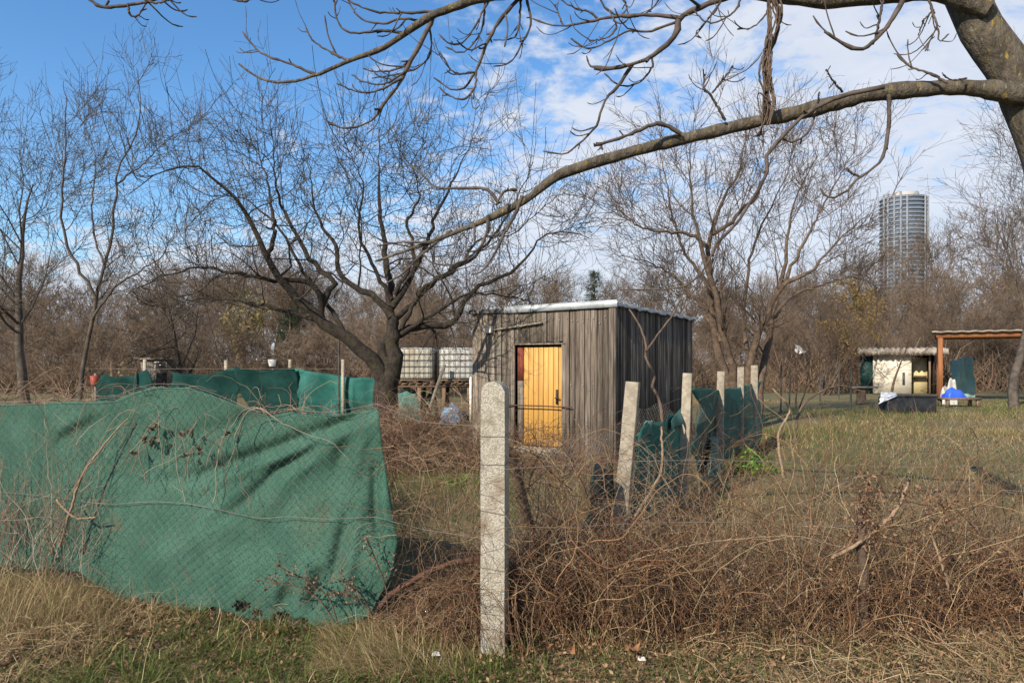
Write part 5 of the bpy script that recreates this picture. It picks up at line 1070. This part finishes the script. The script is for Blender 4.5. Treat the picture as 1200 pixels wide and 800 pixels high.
# foreground verge
def tufts(n, per, u0, u1, D0, D1, spread):
    c, u, D = uvD(n, u0, u1, D0, D1); k = rg.integers(per[0], per[1], n); i = np.repeat(np.arange(n), k); q = rg.normal(size=(len(i), 2)) * spread[0] * rg.uniform(.5, 1.5, n)[i, None]
    p = c[i].copy(); p[:, :2] += q; p[:, 2] = gz(p[:, 0], p[:, 1]); return p, u[i], np.arctan2(q[:, 1], q[:, 0]) + rg.normal(0, .7, len(i)), rg.uniform(.55, 1.5, n)[i], i, c
p, u, az_, ts, ti, tc_ = tufts(2300, (9, 34), -20, 1220, 2.9, 4.9, (.028,))
gt = np.clip(.48 + .55 * patch(tc_[:, 0] * 1.6, tc_[:, 1] * 1.6), .02, .97); gp = np.clip(np.where(rg.random(len(tc_)) < gt, .9, .06)[ti], 0, 1); gp = np.where(u > 640, gp * .4, gp)
ok_ = (u < 640) | (rg.random(len(u)) < .55)
p, u, az_, ts, gp = p[ok_], u[ok_], az_[ok_], ts[ok_], gp[ok_]
grass_obj('verge_grass', p, rg.uniform(.05, .15, len(p)) * ts, rg.uniform(.003, .0075, len(p)), gp, 1.0, 'tufts of green and straw grass along the foreground verge', 4, az=az_)
p, u, D = uvD(15000, -20, 1220, 2.9, 4.9); grass_obj('short_grass', p, rg.uniform(.02, .06, len(p)), rg.uniform(.003, .006, len(p)), np.full(len(p), .4), 1.1, 'short thin grass between the tufts of the verge', 3)
# dead straw lying matted on the verge
n = 4600; p, u, D = uvD(n, -20, 1220, 3.0, 4.6); k_ = patch(p[:, 0] * 1.6, p[:, 1] * 1.6) < rg.normal(.15, .5, n); p = p[k_]; n = len(p); p[:, 2] = rg.uniform(.01, .10, n) * np.clip(1 + .6 * patch2(p[:, 0], p[:, 1]), .2, 2)
AS = strands(p, rg.normal(size=(n, 3)) * [1, 1, .25] + [0, 0, .1], rg.uniform(.08, .35, n), 8, .22, (0, 0, -.10), rg, rg.uniform(.0009, .0022, n))
vine_obj('straw_mat', [AS], 'dead tan straw lying matted over the foreground verge', 'straw', [(.36, .27, .15), (.28, .195, .105), (.42, .34, .21), (.2, .135, .075), (.24, .14, .08)], rg)
# tall dry tufts: left under the tarp end, and the matted straw flow left of the post
p, u, D = uvD(4200, -30, 128, 3.9, 4.75); grass_obj('dry_tuft', p, rg.uniform(.10, .42, len(p)) * np.interp(u, [-30, 60, 128], [1, 1, .45]), rg.uniform(.002, .0045, len(p)), np.full(len(p), .12), 1.1, 'tall straw tuft at the left end of the tarp', 5)
p, u, D = uvD(7000, 375, 570, 3.45, 4.15); h = rg.uniform(.10, .34, len(p)) * np.interp(u, [375, 430, 500, 545, 570], [.45, .9, 1.1, .6, .25])
grass_obj('matted_straw', p, h, rg.uniform(.0025, .0055, len(p)), np.full(len(p), .22), .9, 'matted pale straw grass lying left of the concrete post', 5, az=rg.normal(math.radians(165), .8, len(p)), leanv=np.abs(rg.normal(1.25, .3, len(p))))
# garden lawn
p, u, D = uvD(43000, -60, 1240, 4.6, 12.5)
gp = np.clip(.62 + .25 * patch(p[:, 0], p[:, 1]), .1, .95); right = (u - 600) / FPX > .512 - 2.041 / D; gp = np.where(right, gp * .85, np.clip(gp * 1.5, 0, .96))
grass_obj('lawn_grass', p, rg.uniform(.04, .15, len(p)) * np.where(right, .62, 1.6) * np.clip(1 + .5 * patch2(p[:, 0] * .7, p[:, 1] * .7), .4, 2.2), rg.uniform(.004, .008, len(p)), gp, .8, 'rough garden grass behind the fences', 3)
for nb_, ua, ub_, Da, Db, lab in ((78000, 790, 1260, 12.5, 30, 'short rough grass of the yard on the right'), (12000, -80, 790, 12.5, 34, 'short grass of the gardens behind the shed and tanks')):
    p, u, D = uvD(nb_, ua, ub_, Da, Db); gp = np.clip(.46 + .3 * patch(p[:, 0] * .5, p[:, 1] * .5), .05, .8)
    grass_obj('meadow_grass', p, rg.uniform(.03, .09, len(p)) * np.clip(1 + .6 * patch2(p[:, 0] * .35, p[:, 1] * .35), .35, 2.4), rg.uniform(.007, .015, len(p)), gp, .5, lab, 2)
n = 1500; p, u, D = uvD(n, 790, 1240, 4.8, 19.); k_ = (u - 600) / FPX > .53 - 2.041 / D; p = p[k_]; n = len(p)
AW = strands(p, rg.normal(size=(n, 3)) * [.35, .35, .1] + [0, 0, 1], rg.uniform(.2, .75, n), 8, .14, lambda t, q: np.array([0, 0, -.10 * t]), rg, rg.uniform(.002, .005, n))
vine_obj('yard_stalks', [AW], 'thin dry stalks scattered over the grass of the right yard', 'weeds', [(.24, .16, .085), (.17, .11, .06), (.33, .25, .14), (.13, .08, .045)], rg)
# litter
n = 10500; p, u, D = uvD(n, 560, 1215, 3.1, 4.7); p[:, 2] += rg.uniform(.005, .10, n) * (rg.random(n) < .8) + (rg.random(n) < .22) * (D > 3.75) * rg.uniform(0, .5, n)
V, T = leaves(p, rg.uniform(.005, .016, n), rg, .35, .7); obj('leaf_litter', mesh_np('leaf_litter', V, None, T, col=np.repeat(pick([(.18, .105, .06), (.23, .14, .08), (.13, .075, .046), (.09, .056, .038), (.29, .19, .11)], n, rg), 7, 0)), M['litter'], label='brown leaf litter under the right foreground brush', cat='leaves', kind='stuff')
n = 6500; p, u, D = uvD(n, -20, 580, 3.1, 4.5); p[:, 2] += rg.uniform(.005, .05, n)
V, T = leaves(p, rg.uniform(.006, .02, n), rg, .5, .5); obj('leaf_litter', mesh_np('leaf_litter', V, None, T, col=np.repeat(pick([(.22, .13, .07), (.14, .085, .055), (.10, .065, .045)], n, rg), 7, 0)), M['litter'], label='scattered brown leaves in the left foreground grass', cat='leaves', kind='stuff')
# a few large fallen leaves
def big_leaf(u, v, s, label, seed):
    D = EYE * FPX / (v - HORIZ); r = np.random.default_rng(seed); c = gnd(u, D); lob = [1, .55, .95, .5, .85, .45, .35, .25, .35, .45, .85, .5, .95, .55]
    a = np.linspace(0, 2 * math.pi, len(lob) + 1)[:-1] + math.pi / 2; V = [[0, 0, .035]]
    V += [[s * l * math.cos(q), s * l * math.sin(q), .03 + .025 * r.normal() * l] for l, q in zip(lob, a)]
    T = [[0, 1 + k, 1 + (k + 1) % len(lob)] for k in range(len(lob))]
    obj('fallen_leaf', mesh_np('fallen_leaf', V, None, T, col=np.tile([[.33, .17, .085]], (len(V), 1))), M['litter'], label=label, cat='leaf', loc=(c[0], c[1], .05), rot=(.35, .1, r.uniform(0, 6.28)))
big_leaf(640, 772, .055, 'large tan fallen leaf on the ground right of the post', 1); big_leaf(741, 778, .05, 'reddish-brown fallen leaf among litter at bottom centre right', 2)
big_leaf(672, 780, .035, 'small pale brown leaf between the two large fallen leaves', 3)
for u, v, s, lab, sd__ in ((752, 784, .016, 'scrap of white paper in the litter at the bottom', 95), (511, 778, .018, 'shiny white foil scrap in the grass left of the post', 96)):
    crumple('paper_scrap', gnd(u, EYE * FPX / (v - HORIZ)) + [0, 0, .05], (s * 2.4, s * 1.2, s * .9), M['paper'], lab, 'scrap', sd__, 1.)
# green weeds
def weed(u, D, n, spr, lab, seed, size, cols=[(.06, .16, .02), (.09, .22, .03), (.05, .12, .02)]):
    r = np.random.default_rng(seed); c = gnd(u, D); q = r.normal(size=(n, 3)) * spr; q[:, 2] = np.abs(q[:, 2]) + .01; V, T = leaves(q, r.uniform(*size, n), r, .8, .25)
    obj('green_weed', mesh_np('green_weed', V, None, T, col=np.repeat(pick(cols, n, r), 7, 0)), M['grass'], label=lab, cat='weed', kind='stuff', loc=tuple(c))
weed(878, 10.0, 520, (.17, .14, .13), 'bright green leafy weed at the foot of the side fence', 1, (.02, .05), [(.10, .30, .02), (.14, .36, .03), (.07, .2, .02)])
weed(606, 3.85, 190, (.06, .05, .05), 'small dark green weed at the foot of the concrete post', 2, (.006, .014)); weed(702, 3.9, 70, (.05, .03, .05), 'tiny light green weed low in the right brush', 3, (.006, .014))
weed(545, 9.0, 120, (.25, .2, .06), 'low green leafy plants before the shed corner', 4, (.02, .045))
